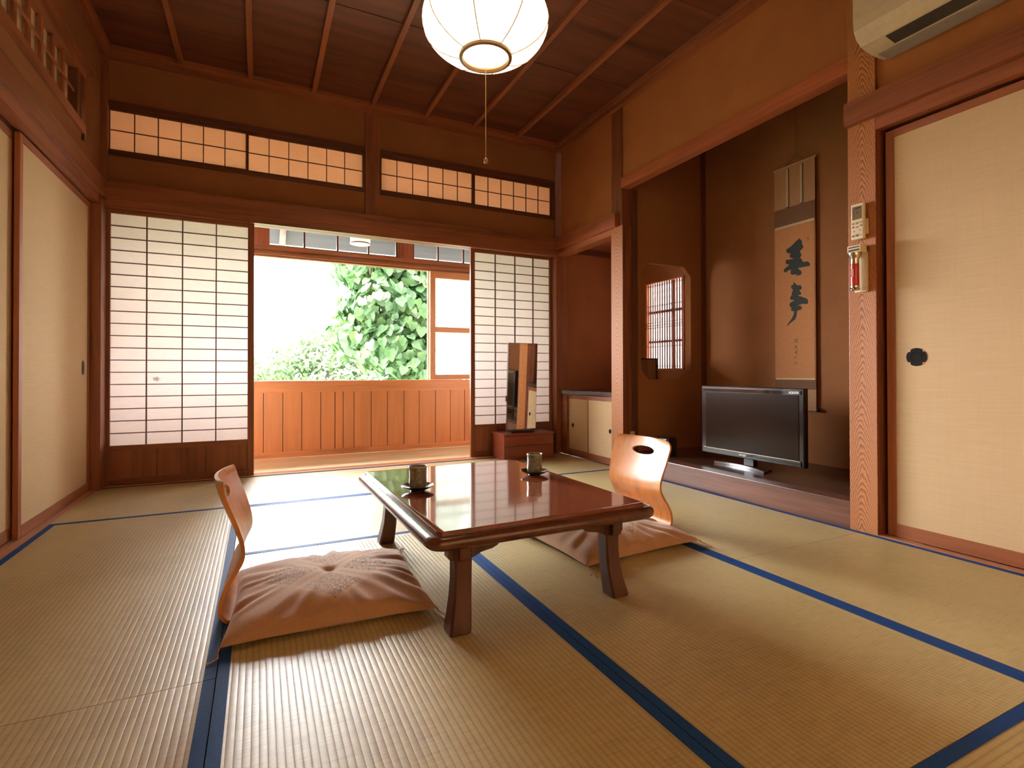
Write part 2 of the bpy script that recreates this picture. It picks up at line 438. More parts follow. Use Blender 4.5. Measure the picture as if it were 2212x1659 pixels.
trim(MB().box(-.9, 3.0, YE-.01, YE+.08, 1.862, 1.885).box(-.9, 3.0, YE+.005, YE+.08, 1.885, 1.905).box(-.9, 3.0, YE-.015, YE+.08, 1.905, 1.943).box(-.9, 3.0, YE+.02, YE+.08, 1.845, 1.862), 'x', 'grooved lintel over the veranda window', 'lintel', (.33, .12, .05))
trim(MB().box(-.9, 3.0, YE-.01, YE+.08, 2.55, 2.80), 'x', 'upper beam of the veranda', 'beam')
trim(MB().box(-.05, .088, YE-.004, YE+.07, 1.943, 2.55), 'z', 'short veranda post over the window, by the opening edge', 'post', (.33, .10, .05))
trim(MB().box(1.268, 1.42, YE-.004, YE+.07, 1.943, 2.55), 'z', 'short veranda post over the window sash', 'post', (.33, .10, .05))
root = thing('window_3', 'clear glass transom above the veranda window', 'window', (.8, YE+.03, 1.943), kind='structure')
mb = MB()
for x in (-.9, -.6, -.3, .386, .685, .977, 1.258, 1.43, 1.695, 1.978, 2.3, 2.6): mb.box(x-.008, x+.008, YE+.02, YE+.05, 1.955, 2.55)
mb.box(-.9, 3.0, YE+.02, YE+.05, 1.943, 1.957)
obj('window_frame', mb, W('z', REDD), root, world=True)
obj('pane', MB().box(-.9, 3.0, YE+.033, YE+.036, 1.955, 2.55), glass(), root, world=True)
# the sliding sash
root = thing('window_4', 'orange wooden sliding sash with frosted panes', 'window', (1.85, YE+.02, .7), kind='structure')
y = YE+.005
SW = wood((.60, .24, .09), 'z', .4, .25, 10)
obj('stile', MB().box(1.604, 1.662, y, y+.03, .71, 1.84, .002), SW, root, world=True)
obj('stile', MB().box(2.45, 2.51, y, y+.03, .71, 1.84, .002), SW, root, world=True)
mb = MB().box(1.662, 2.45, y, y+.03, 1.772, 1.84).box(1.662, 2.45, y, y+.03, 1.206, 1.26).box(1.662, 2.45, y, y+.03, .71, .762)
obj('rail', mb, wood((.60, .24, .09), 'x', .4, .25, 10), root, world=True)
obj('pane', MB().box(1.662, 2.45, y+.014, y+.017, .762, 1.772), glass(.33), root, world=True)
h = obj('latch', MB().box(1.628, 1.640, y-.006, y, .90, .965, .002), plain((.45, .25, .12), .3, .6), root, world=True); h['label'] = 'small brass latch'
# aluminium screen frame sliding outside
root = thing('window_5', 'pale aluminium frame sliding outside the wooden sash', 'window', (2.0, YE+.06, .7), kind='structure')
AL = plain((.62, .64, .64), .35, .3)
obj('window_frame', MB().box(1.590, 1.606, YE+.05, YE+.07, .712, 1.845).box(2.5, 2.52, YE+.05, YE+.07, .712, 1.845).box(1.606, 2.5, YE+.05, YE+.07, 1.36, 1.385).box(1.606, 2.5, YE+.05, YE+.07, 1.02, 1.045), AL, root, world=True)
# veranda end walls, ceiling
struct('wall_veranda_west', MB().box(-1.0, -.93, 4.50, 5.3, 0, 2.8), clay(CLAY), 'end wall of the veranda by the cream doors', 'wall')
struct('wall_veranda_east', MB().box(2.78, 2.85, 4.53, 5.3, 0, 2.8), clay(CLAY), 'end wall of the veranda by the alcove', 'wall')
struct('ceiling_veranda', MB().box(-1.1, 2.9, 4.46, 5.33, 2.80, 2.84), W('x', (.5, .26, .13)), 'boarded veranda ceiling', 'ceiling')
# veranda lantern
root = thing('hanging_lantern', 'small round drum lantern hanging in the veranda', 'lamp', (.83, 4.87, 1.945))
obj('lamp_shade', MB().lathe([(.07, 0), (.086, .004), (.088, .012), (.088, .085), (.086, .09), (.02, .092)], n=32), emit((1, .86, .7), 1.2), root, True)
obj('rim', MB().lathe([(.0885, .0), (.0905, .003), (.0905, .010), (.0885, .012)], n=32, cap0=False, cap1=False), plain((.35, .3, .26), .4), root, True)
obj('stem', MB().tube([(0, 0, .09), (0, 0, .50), (0, 0, .855)], .006), plain((.15, .08, .05), .4), root)

# ------------------------------------------------------------------ left wall
struct('wall_left', MB().box(-1.04, XL, YF, 4.38, 2.075, 2.225).box(-1.04, XL, YF, 4.38, 2.62, 2.99).box(-1.04, XL, 3.975, 4.38, 2.225, 2.62).box(-1.04, XL, YF, 1.95, 2.225, 2.62),
       clay(CLAY), 'brown clay wall above the cream sliding doors', 'wall')
trim(MB().box(-.985, -.933, YF, 4.37, 1.967, 2.08), 'y', 'wide beam above the cream sliding doors', 'beam')
trim(MB().box(-.992, -.955, YF, 4.305, 1.905, 1.967).box(-1.02, -.998, YF, 4.305, 1.912, 1.967).box(-1.09, -1.028, YF, 4.305, 1.912, 1.967), 'y', 'grooved head rail above the cream sliding doors', 'rail')
trim(MB().box(-1.0, -.963, YF, 4.305, -.05, .006).box(-1.09, -1.0, YF, 4.305, -.05, .001), 'y', 'grooved sill under the cream sliding doors', 'sill', (.42, .18, .08))
FP = None
def fusuma_paper():
    m, nt, p = new_mat('door_paper')
    a = noise(nt, coords(nt, (6, 6, 110)), 1, 3); b = noise(nt, coords(nt, (110, 110, 5)), 1, 2); g = noise(nt, coords(nt, (1.2, 1.2, 1.2)), 1, 2)
    f = M(nt, 'ADD', M(nt, 'MULTIPLY', a, .5), M(nt, 'ADD', M(nt, 'MULTIPLY', b, .2), M(nt, 'MULTIPLY', g, .3)))
    L(nt, ramp(nt, f, [(.36, sc3(FUS, .94)), (.64, sc3(FUS, 1.04))]), p.inputs['Base Color'])
    p.inputs['Roughness'].default_value = .8; p.inputs['Specular IOR Level'].default_value = .2
    bump(nt, p, a, .15, .0006); return m
FP = fusuma_paper()
BLK = plain((.012, .012, .013), .3, .4)
def fusuma(xc, sgn, y0, y1, label, hikite_y=None, hz=.81, round_=False, zt=1.90, fz=(.062, 1.862)):
    """xc: room-side face; sgn: +1 when the room lies towards +x"""
    global dn; dn += 1
    root = thing('door_%d' % dn, label, 'sliding door', (xc, (y0+y1)/2, 0), kind='structure')
    t = .022; xa, xb = (xc-t, xc) if sgn > 0 else (xc, xc+t)
    fr = .036
    for a, b in ((y0, y0+fr), (y1-fr, y1)): obj('stile', MB().box(xa, xb, a, b, .008, zt, .002), W('z', (.36, .12, .045)), root, world=True)
    obj('top_rail', MB().box(xa, xb, y0+fr, y1-fr, fz[1], zt), W('y', (.30, .095, .037)), root, world=True)
    obj('bottom_rail', MB().box(xa, xb, y0+fr, y1-fr, .008, fz[0]), W('y', (.34, .11, .042)), root, world=True)
    q = .004
    obj('paper_panel', MB().box(xa+q, xb-q, y0+fr, y1-fr, fz[0], fz[1]), FP, root, world=True)
    if hikite_y is not None:
        s = sgn; x = xc-q*s
        if round_:
            mb = MB(); n = 48; pr = []
            for k in range(n):
                a = 2*math.pi*k/n; r = .041
                for q0 in (45, 135, 225, 315):
                    d = abs((math.degrees(a)-q0+180) % 360-180)
                    if d < 9: r = .034+.007*(d/9)**2
                pr.append((hikite_y+r*math.cos(a), hz+r*math.sin(a)))
            mb.prism(pr, 'x', x, x+.003*s)
            h = obj('door_pull', mb, BLK, root, world=True); h['label'] = 'round black notched pull'
            m2 = MB().lathe([(.022, 0), (.024, .0045), (.020, .0045), (.018, -.001)], n=32)
            m2.xform(Matrix.Translation((x, hikite_y, hz)) @ Matrix.Rotation(-math.pi/2*-s, 4, 'Y'))
            obj('finger_cup', m2, plain((.02, .018, .016), .25, .3), h, True, world=True)
            m3 = MB()
            for q0 in (45, 135, 225, 315):
                yy, zz = hikite_y+.0385*math.cos(R(q0)), hz+.0385*math.sin(R(q0))
                b3 = MB().lathe([(.004, 0), (.003, .002)], n=10); b3.xform(Matrix.Translation((x, yy, zz)) @ Matrix.Rotation(math.pi/2*s, 4, 'Y')); m3.bm.from_mesh(_tm(b3))
            obj('nail', m3, plain((.75, .68, .5), .4), h, True, world=True)
        else:
            pr = [(hikite_y-.022, hz-.03), (hikite_y-.012, hz-.036), (hikite_y-.012, hz-.044), (hikite_y+.012, hz-.044), (hikite_y+.012, hz-.036), (hikite_y+.022, hz-.03),
                  (hikite_y+.022, hz+.03), (hikite_y+.012, hz+.036), (hikite_y+.012, hz+.044), (hikite_y-.012, hz+.044), (hikite_y-.012, hz+.036), (hikite_y-.022, hz+.03)]
            h = obj('door_pull', MB().prism(pr, 'x', x, x+.003*s), BLK, root, world=True); h['label'] = 'black oblong pull'
    return root
def _tm(mb):
    me = bpy.data.meshes.new('tmp'); mb.bm.to_mesh(me); mb.bm.free(); return me
fusuma(-1.0, 1, 3.18, 4.30, 'cream sliding door touching the corner post, with a black oblong pull', 4.175, .812)
fusuma(-1.031, 1, 2.1, 3.22, 'cream sliding door on the rear track, next to the one with the oblong pull')
fusuma(-1.0, 1, 1.02, 2.14, 'third cream sliding door from the corner post, beside the viewer')
struct('wall_left_rear', MB().box(-1.06, -.98, YF, 1.02, 0, 1.91), clay(CLAY), 'brown wall behind the viewer past the cream doors', 'wall')

struct('wall_left_light_seal', MB().box(-1.16, -1.12, -.5, 4.5, -.1, 3.0), clay(CLAY), 'unseen wall added behind the cream sliding doors against light leaks', 'wall')  # added out of sight to stop light leaking round the doors
# barred transom of the left wall
wn += 1
root = thing('window_6', 'barred transom with cream paper high above the cream doors', 'transom', (-.97, 3.0, 2.22), kind='structure')
DD = W('y', (.30, .095, .038))
obj('window_frame', MB().box(-1.01, -.948, 1.9, 3.985, 2.222, 2.282).box(-1.01, -.948, 1.9, 3.985, 2.56, 2.62).box(-1.01, -.955, 1.95, 1.99, 2.282, 2.56), DD, root, world=True)
obj('window_frame', MB().box(-1.01, -.955, 3.84, 3.905, 2.282, 2.56).box(-1.01, -.952, 3.905, 3.975, 2.282, 2.57).box(-.965, -.948, 3.955, 3.985, 2.185, 2.222), W('z', (.13, .042, .02)), root, world=True)
obj('head_trim', MB().box(-.97, -.94, 1.9, 4.11, 2.642, 2.668), DD, root, world=True)
mb = MB()
for k in range(-9, 4): yy = 3.2+.16*k+.0; mb.box(-.99, -.975, yy-.016, yy+.016, 2.282, 2.56)
obj('bar', mb, W('z', (.30, .095, .038)), root, world=True)
obj('crossbar', MB().box(-.975, -.968, 1.99, 3.86, 2.415, 2.428), W('y', (.38, .14, .05)), root, world=True)
obj('paper', MB().box(-1.006, -1.0, 1.99, 3.86, 2.282, 2.56), FP, root, world=True)

# ------------------------------------------------------------------ right wall: timbers
struct('wall_right', MB().box(2.655, 2.74, 3.546, 4.37, 2.08, 2.99).box(2.655, 2.74, 1.604, 3.41, 2.352, 2.99).box(2.655, 2.74, YF, 1.474, 2.09, 2.99), clay((.37, .142, .052)), 'brown clay wall above the alcove and the doors', 'wall')
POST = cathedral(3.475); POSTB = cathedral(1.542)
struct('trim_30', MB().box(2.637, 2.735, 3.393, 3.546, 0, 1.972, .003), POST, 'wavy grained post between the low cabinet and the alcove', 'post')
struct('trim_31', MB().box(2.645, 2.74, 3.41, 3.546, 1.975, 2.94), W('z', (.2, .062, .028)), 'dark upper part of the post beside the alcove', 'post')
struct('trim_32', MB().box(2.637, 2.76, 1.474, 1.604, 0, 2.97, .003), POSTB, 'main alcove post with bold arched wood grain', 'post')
struct('trim_33', MB().box(2.637, 2.715, 1.604, 3.41, 2.269, 2.352, .002), W('y', (.36, .10, .04)), 'red brown beam across the top of the alcove', 'beam')
struct('trim_34', MB().box(2.607, 2.66, 3.455, 4.385, 1.967, 2.08), W('y', (.33, .09, .036)), 'wide beam above the low cabinet niche', 'beam')
struct('trim_35', MB().box(2.637, 2.735, 3.546, 4.385, 1.918, 1.967), W('y', (.42, .14, .05)), 'lintel over the low cabinet niche', 'lintel')
struct('trim_36', MB().box(2.602, 2.637, YF, 1.602, 1.987, 2.10).box(2.637, 2.66, YF, 1.474, 1.987, 2.10), W('y', (.27, .08, .032)), 'wide beam above the cream door with the round pull', 'beam')
struct('trim_37', MB().box(2.637, 2.673, YF, 1.474, 1.928, 1.987).box(2.68, 2.703, YF, 1.474, 1.935, 1.987).box(2.71, 2.76, YF, 1.474, 1.935, 1.987), W('y', (.30, .09, .036)), 'grooved head rail above the cream door with the round pull', 'rail')
struct('trim_38', MB().box(2.637, 2.676, YF, 1.474, -.05, .006).box(2.676, 2.77, YF, 1.474, -.05, .001), W('y', (.45, .19, .085)), 'grooved sill under the cream door with the round pull', 'sill')
struct('trim_39', MB().box(2.735, 2.775, 1.44, 1.50, 0, 1.93), W('z', REDD), 'dark jamb strip behind the main alcove post', 'jamb')
fusuma(2.682, -1, .54, 1.455, 'large cream sliding door with a round black pull beside the main alcove post', 1.332, .844, True, 1.915, (.068, 1.88))
fusuma(2.71, -1, -.36, .575, 'cream sliding door next to the one with the round pull, nearer the viewer', None, zt=1.915)

struct('wall_right_light_seal', MB().box(2.80, 2.84, -.5, 1.40, -.1, 3.0), clay(CLAY), 'unseen wall added behind the large cream doors to block stray sky light', 'wall')  # extra unseen wall sealing out sky light at the door edges
# ------------------------------------------------------------------ alcove (tokonoma)
TX = 3.53
KAM = wood((.17, .075, .05), 'y', .32, .6, 12, .25)
struct('trim_40', MB().box(2.64, 2.742, 1.604, 3.393, -.05, .135, .004), KAM, 'thick glossy front edge of the raised alcove floor', 'step')
struct('floor_alcove', MB().box(2.744, TX, 1.45, 3.42, .06, .132), wood((.085, .045, .032), 'y', .28, .6, 10, .3), 'dark polished raised floor of the alcove', 'floor')
struct('wall_alcove_back', MB().box(TX, TX+.05, 1.40, 3.50, .10, 2.92), clay((.33, .138, .056)), 'brown clay rear wall of the alcove behind the scroll', 'wall')
struct('wall_alcove_front_side', MB().box(2.76, TX, 1.40, 1.45, .10, 2.92), clay((.33, .138, .056)), 'side wall of the alcove hidden by the main post', 'wall')
# side wall with an octagonal opening
ox0, ox1, oz0, oz1 = 2.832, 3.378, .72, 1.69; ch = .082
y0, y1 = 3.405, 3.46
mb = MB().box(2.735, ox0, y0, y1, .10, 2.92).box(ox1, TX, y0, y1, .10, 2.92).box(ox0, ox1, y0, y1, oz1, 2.92).box(ox0, ox1, y0, y1, .10, oz0)
mb.prism([(ox0, oz0), (ox0+ch, oz0), (ox0, oz0+ch)], 'y', y0, y1); mb.prism([(ox1, oz0), (ox1-ch, oz0), (ox1, oz0+ch)], 'y', y0, y1)
mb.prism([(ox0, oz1), (ox0+ch, oz1), (ox0, oz1-ch)], 'y', y0, y1); mb.prism([(ox1, oz1), (ox1-ch, oz1), (ox1, oz1-ch)], 'y', y0, y1)
struct('wall_alcove_side', mb, clay((.33, .138, .056)), 'alcove side wall pierced by an eight-sided opening', 'wall')
struct('trim_41', MB().box(TX-.03, TX, y0-.03, y0, .132, 2.92), W('z', REDD), 'thin dark corner strip inside the alcove', 'strip')
struct('trim_42', MB().box(2.725, 2.78, 3.385, 3.405, .132, 2.27), W('z', (.12, .04, .02)), 'dark jamb of the alcove beside the wavy post', 'jamb')
struct('ceiling_alcove', MB().box(2.70, TX+.05, 1.40, 3.5, 2.92, 2.96), W('y', REDD), 'dark ceiling of the alcove', 'ceiling')

# niche beside it (low cabinet)
struct('wall_niche_end', MB().box(2.74, 3.62, 4.43, 4.52, 0, 2.1), clay((.42, .15, .065)), 'reddish clay end wall of the cabinet niche', 'wall')
struct('wall_niche_outer', MB().box(3.50, 3.58, 3.46, 3.605, 0, 2.1).box(3.50, 3.58, 4.135, 4.43, 0, 2.1).box(3.50, 3.58, 3.605, 4.135, 0, .80).box(3.50, 3.58, 3.605, 4.135, 1.672, 2.1), clay((.42, .17, .07)), 'outer clay wall of the cabinet niche around the lattice window', 'wall')
struct('ceiling_niche', MB().box(2.735, 3.5, 3.46, 4.43, 2.02, 2.06), W('x', (.30, .08, .035)), 'red brown board ceiling of the cabinet niche', 'ceiling')
trim(MB().box(2.74, 3.5, 4.40, 4.43, 1.965, 2.02), 'x', 'thin rail under the niche ceiling', 'rail')
root = thing('window_7', 'lattice window of thin bars seen through the eight-sided opening', 'window', (3.51, 3.87, .8), kind='structure')
obj('window_frame', MB().box(3.49, 3.56, 3.605, 3.622, .80, 1.672).box(3.49, 3.56, 4.118, 4.135, .80, 1.672).box(3.485, 3.56, 3.605, 4.135, .80, .818).box(3.485, 3.56, 3.605, 4.135, 1.655, 1.672), W('z', (.55, .16, .07)), root, world=True)
mb = MB()
for k in range(15): yy = 3.64+.033*k; mb.box(3.503, 3.512, yy-.0045, yy+.0045, .818, 1.655)
for z in (.84, 1.03, 1.215, 1.24, 1.265, 1.43, 1.63): mb.box(3.50, 3.505, 3.622, 4.118, z-.0025, z+.0025)
obj('lattice', mb, W('z', (.10, .04, .025)), root, world=True)
obj('sash', MB().box(3.53, 3.55, 3.765, 3.80, .818, 1.655).box(3.53, 3.55, 3.622, 4.118, 1.07, 1.09).box(3.53, 3.55, 3.622, 4.118, 1.36, 1.385), W('z', (.40, .10, .05)), root, world=True)
obj('pane', MB().box(3.538, 3.541, 3.622, 4.118, .818, 1.655), glass(.08), root, world=True)

root = thing('low_cabinet', 'low cabinet with two small cream doors and dark top, between corner and wavy posts', 'cabinet', (2.95, 3.94, 0))
obj('cabinet_body', MB().box(2.690, 3.40, 3.55, 4.36, .0, .57).box(2.66, 2.69, 3.55, 4.36, .0, .05).box(2.655, 2.69, 4.275, 4.36, .05, .57).box(2.66, 2.69, 3.55, 4.275, .545, .57), W('y', (.30, .095, .04)), root, world=True)
obj('cabinet_top', MB().box(2.642, 3.49, 3.55, 4.40, .573, .612, .004), wood((.055, .03, .022), 'y', .3, .5, 12, .3), root, world=True)
for (a, b, hy, x) in ((3.92, 4.275, 4.195, 2.672), (3.55, 3.935, 3.602, 2.662)):
    d = obj('cabinet_door', MB().box(x, x+.01, a, b, .05, .058).box(x, x+.01, a, b, .532, .545).box(x, x+.01, a, a+.012, .058, .532).box(x, x+.01, b-.012, b, .058, .532), W('z', (.30, .10, .04)), root, world=True)
    obj('door_paper', MB().box(x+.002, x+.008, a+.012, b-.012, .058, .532), FP, d, world=True)
    hb = MB().lathe([(.019, 0), (.019, .003), (.013, .003), (.011, .0005)], n=24); hb.xform(Matrix.Translation((x+.002, hy, .283)) @ Matrix.Rotation(-math.pi/2, 4, 'Y') @ Matrix.Scale(.8, 4, (0, 1, 0)))
    obj('door_pull', hb, BLK, d, True, world=True)
root = thing('wooden_box', 'brown box with a dark rim on the cabinet, seen through the eight-sided opening', 'box', (2.98, 3.58, .612))
obj('box_body', MB().box(2.88, 3.075, 3.50, 3.66, .613, .885), wood((.22, .11, .06), 'z', .5), root, world=True)
obj('box_rim', MB().box(2.87, 3.085, 3.495, 3.665, .886, .90).box(3.066, 3.08, 3.494, 3.5, .613, .886), plain((.03, .02, .018), .4), root, world=True)

# ------------------------------------------------------------------ unseen front end of the room, with a window added for fill light
struct('wall_front', MB().box(-1.1, -.4, -.44, YF, 0, 3.0).box(2.2, 2.8, -.44, YF, 0, 3.0).box(-.4, 2.2, -.44, YF, 1.9, 3.0).box(-.4, 2.2, -.44, YF, 0, .2), clay(CLAY), 'brown clay wall behind the viewer, around the added fill window', 'wall')
root = thing('window_8', 'added paper window behind the viewer giving fill light', 'window', (.9, -.4, .2), kind='structure')  # paper window added out of view to let in fill light
obj('paper', MB().box(-.4, 2.2, -.402, -.40, .2, 1.9), paper((.90, .72, .50), .2), root, world=True)
mb = MB()
for k in range(0, 9): mb.box(-.4+.325*k-.008, -.4+.325*k+.008, -.41, -.385, .2, 1.9)
for k in range(0, 8): mb.box(-.4, 2.2, -.40, -.388, .2+.2429*k-.005, .2+.2429*k+.005)
obj('lattice', mb, BAR, root, world=True)
# ------------------------------------------------------------------ low table
TZ = .32
TB = wood((.10, .03, .014), 'y', .25, .45, 9, .35)
TL = wood((.085, .027, .013), 'z', .4, .5, 12, .1)
root = thing('low_table', 'low dark red brown lacquered table on curved legs in the middle of the room', 'table', (.832, 1.955, 0), R(.7))
def rrect(hw, hd, r, z, n=7):
    pts = []
    for cx, cy, a0 in ((hw-r, hd-r, 0), (-hw+r, hd-r, 90), (-hw+r, -hd+r, 180), (hw-r, -hd+r, 270)):
        for k in range(n+1):
            a = R(a0+90*k/n); pts.append((cx+r*math.cos(a), cy+r*math.sin(a), z))
    return pts
hw, hd = .415, .555
prof = [(-.075, .268), (-.03, .268), (-.014, .271), (-.004, .279), (0, .290), (-.003, .300), (-.011, .307), (-.022, .310), (-.034, .309)]
obj('tabletop_edge', MB().loops([rrect(hw+o, hd+o, max(.055+o, .012), z) for o, z in prof]), TB, root, True)
obj('tabletop', MB().loops([rrect(hw-.036, hd-.036, .02, .30), rrect(hw-.036, hd-.036, .02, .3185), rrect(hw-.0375, hd-.0375, .02, TZ)]), wood((.22, .062, .03), 'y', .10, .35, 9, .5, .04), root, True)
def table_leg(sx, sy):
    cx, cy = sx*.279-.006, sy*.450
    lps = []
    for z, w, o in ((.0015, .036, .017), (.012, .037, .016), (.05, .034, .009), (.1, .031, .002), (.15, .0295, -.002), (.2, .030, -.003), (.25, .032, 0), (.27, .033, 0)):
        w *= .92; x, y = cx+sx*o*.9, cy+sy*o*.9
        lps.append([(x+a*w if abs(a) == 1 else x+a*w, y+b*w, z) for a, b in ((1, .8), (.8, 1), (-.8, 1), (-1, .8), (-1, -.8), (-.8, -1), (.8, -1), (1, -.8))])
    return MB().loops(lps)
for sx in (-1, 1):
    for sy in (-1, 1): obj('leg', table_leg(sx, sy), TL, root, True)
def bracket(sx, sy, horiz):
    # hangs below the top, running inward from a leg
    pr = [(-.045, .27), (-.045, .222), (-.038, .214), (.03, .212), (.045, .218), (.062, .226), (.08, .229), (.10, .232), (.118, .24), (.128, .252), (.132, .27)]
    if horiz: return MB().prism([(sx*(.279-p)-.006, z) for p, z in pr], 'y', sy*.450-.017, sy*.450+.017)
    return MB().prism([(sy*(.450-p), z) for p, z in pr], 'x', sx*.279-.023, sx*.279+.011)
for sx in (-1, 1):
    for sy in (-1, 1):
        obj('bracket', bracket(sx, sy, True), TL, root); obj('bracket', bracket(sx, sy, False), TL, root)

# ------------------------------------------------------------------ cups and saucers
def celadon():
    m, nt, p = new_mat('stoneware')
    f = noise(nt, coords(nt, (60, 60, 60)), 1, 5, .7)
    L(nt, ramp(nt, f, [(.3, (.09, .075, .045)), (.5, (.17, .16, .11)), (.7, (.30, .29, .22))]), p.inputs['Base Color'])
    p.inputs['Roughness'].default_value = .3; bump(nt, p, f, .2, .001); return m
CEL = celadon()
LAC = plain((.018, .008, .006), .18, 0, .6)
def cup(x, y, z, lab): 
    t = thing('teacup', lab, 'cup', (x, y, z), group='two handleless teacups')
    prof = [(.024, 0), (.030, .003), (.0335, .01), (.0335, .028), (.0315, .045), (.0325, .065), (.0345, .083), (.0335, .0845), (.032, .083), (.030, .06), (.029, .02), (.02, .01), (.002, .009)]
    obj('cup_body', MB().lathe(prof, n=40), CEL, t, True)
    r = obj('rim', MB().lathe([(.0347, .081), (.0352, .084), (.0338, .0858), (.0325, .084)], n=40, cap0=False, cap1=False), plain((.40, .41, .36), .25), t, True); r['label'] = 'pale glazed rim'
    return t
def saucer(x, y, lab):
    t = obj('saucer', MB().lathe([(.024, 0), (.027, 0), (.028, .005), (.045, .009), (.062, .018), (.063, .0195), (.061, .0205), (.044, .0125), (.03, .0085), (.002, .008)], n=44), LAC, smooth=True)
    t.location = (x, y, TZ); tag(t, lab, 'saucer', 'two dark lacquer saucers'); return t
saucer(.556, 1.985, 'dark lacquer saucer on the glassy green-reflecting side of the table')
cup(.556, 1.985, TZ+.0092, 'grey green teacup on the table, nearer the floor chair by the cream doors')
saucer(1.11, 2.06, 'dark lacquer saucer on the table side towards the alcove')
cup(1.11, 2.06, TZ+.0092, 'grey green teacup on the table, nearer the floor chair by the alcove')

# ------------------------------------------------------------------ floor chairs
def chair(name, label, loc, rz, mat_):
    """local: occupant faces +x; backrest at x~0"""
    root = thing(name, label, 'chair', loc, rz, 'two legless bent plywood chairs')
    prof = [(.40, .022), (.25, .018), (.10, .010), (.03, .004), (.0, .008), (-.022, .028), (-.027, .06), (-.014, .11), (.008, .155), (.021, .195), (.014, .235), (-.008, .29), (-.030, .345), (-.046, .39), (-.058, .435)]
    # resample
    P = []
    for i in range(len(prof)-1):
        for k in range(5):
            t = k/5; p0 = prof[max(i-1, 0)]; p1 = prof[i]; p2 = prof[i+1]; p3 = prof[min(i+2, len(prof)-1)]
            P.append(tuple(.5*(2*p1[d]+(p2[d]-p0[d])*t+(2*p0[d]-5*p1[d]+4*p2[d]-p3[d])*t*t+(3*p1[d]-p0[d]-3*p2[d]+p3[d])*t**3) for d in (0, 1)))
    P.append(prof[-1])
    ln = [0]
    for a, b in zip(P, P[1:]): ln.append(ln[-1]+math.hypot(b[0]-a[0], b[1]-a[1]))
    T = ln[-1]; seat_i = next(i for i, p in enumerate(P) if p[0] < 0.0)
    def halfw(i):
        s = T-ln[i]                          # distance from the top edge
        if i < seat_i: h = .19+(.0)*s
        else: h = .2075 - .012*math.sin(min(1, max(0, (s-.12)/.25))*math.pi) + .004*max(0, 1-s/.1)
        r = .045
        if s < r: h -= r-math.sqrt(max(0, r*r-(r-s)**2))
        r0 = .05; s0 = ln[i]
        if s0 < r0: h -= r0-math.sqrt(max(0, r0*r0-(r0-s0)**2))
        return h
    # add extra stations near the top for the round corners
    nv = 28; th = .0055
    sc = T-.072                              # height of the hand hole centre
    bm = bmesh.new(); G = {}
    def pos(i, v, side):
        p = P[i]; a = P[max(i-1, 0)]; b = P[min(i+1, len(P)-1)]
        dx, dz = b[0]-a[0], b[1]-a[1]; l = math.hypot(dx, dz); nx, nz = dz/l, -dx/l
        q_ = max(0, min(1, (p[1]-.08)/.26)); back = q_*q_*(3-2*q_)*(1 if i >= seat_i else 0)
        y = v*halfw(i)
        cur = .030*back*(v*v)                # side edges curl towards the sitter
        return Vector((p[0]+nx*th*side+cur, y, p[1]+nz*th*side))
    n = len(P)
    for sd in (-1, 1):
        for i in range(n):
            for j in range(nv+1): G[sd, i, j] = bm.verts.new(pos(i, -1+2*j/nv, sd))
    def hole(i, j):
        v = -1+2*(j+.5)/nv; s = (ln[i]+ln[i+1])/2
        return ((v*.2)/.080)**2+((s-sc)/.023)**2 < 1
    keep = {(i, j) for i in range(n-1) for j in range(nv) if not hole(i, j)}
    for i, j in keep:
        bm.faces.new((G[1, i, j], G[1, i, j+1], G[1, i+1, j+1], G[1, i+1, j]))
        bm.faces.new((G[-1, i, j], G[-1, i+1, j], G[-1, i+1, j+1], G[-1, i, j+1]))
        for (di, dj, a, b) in ((0, -1, (i, j), (i+1, j)), (0, 1, (i, j+1), (i+1, j+1)), (-1, 0, (i, j), (i, j+1)), (1, 0, (i+1, j), (i+1, j+1))):
            if (i+di, j+dj) not in keep:
                try: bm.faces.new((G[1, a[0], a[1]], G[1, b[0], b[1]], G[-1, b[0], b[1]], G[-1, a[0], a[1]]))
                except ValueError: pass
    # smooth the jagged rim of the hole: pull its vertices onto an ellipse
    for (sd, i, j), v in G.items():
        if not v.link_faces: continue
        yv = (-1+2*j/nv)*.2; ds = ln[i]-sc; q = math.hypot(yv/.080, ds/.023)
        near = any(0 <= i+a < n-1 and 0 <= j+b < nv and (i+a, j+b) not in keep for a in (-1, 0) for b in (-1, 0))
        if near and q > 0:
            f = 1/q; ny, ns = yv*f, sc+ds*f
            k = min(range(n-1), key=lambda t: abs((ln[t]+ln[t+1])/2-ns)); t = (ns-ln[k])/(ln[k+1]-ln[k])
            vv = ny/.2
            A = pos(k, vv, sd); B = pos(k+1, vv, sd); v.co = A.lerp(B, t)
    for v in [v for v in bm.verts if not v.link_faces]: bm.verts.remove(v)
    bmesh.ops.recalc_face_normals(bm, faces=bm.faces[:])
    mb = MB(); mb.bm.free(); mb.bm = bm
    for k, (nm, test) in enumerate((('backrest', lambda c: c.z > .02 and c.x < .03), ('seat', lambda c: not (c.z > .02 and c.x < .03)))):
        b2 = bm.copy(); kill = [f for f in b2.faces if not test(f.calc_center_median())]
        bmesh.ops.delete(b2, geom=kill, context='FACES'); q = MB(); q.bm.free(); q.bm = b2
        obj(nm, q, mat_, root, True)
    bm.free()
    return root
CHM = wood((.60, .225, .05), 'z', .35, .3, 16, .35, .22)
chair('floor_chair', 'bent plywood floor chair seen from its edge, on the cream door side of the table', (-.068, 2.03, 0), R(-2.5), CHM)
chair('floor_chair', 'bent plywood floor chair shining in the light before the alcove', (1.80, 2.185, 0), R(182), CHM)

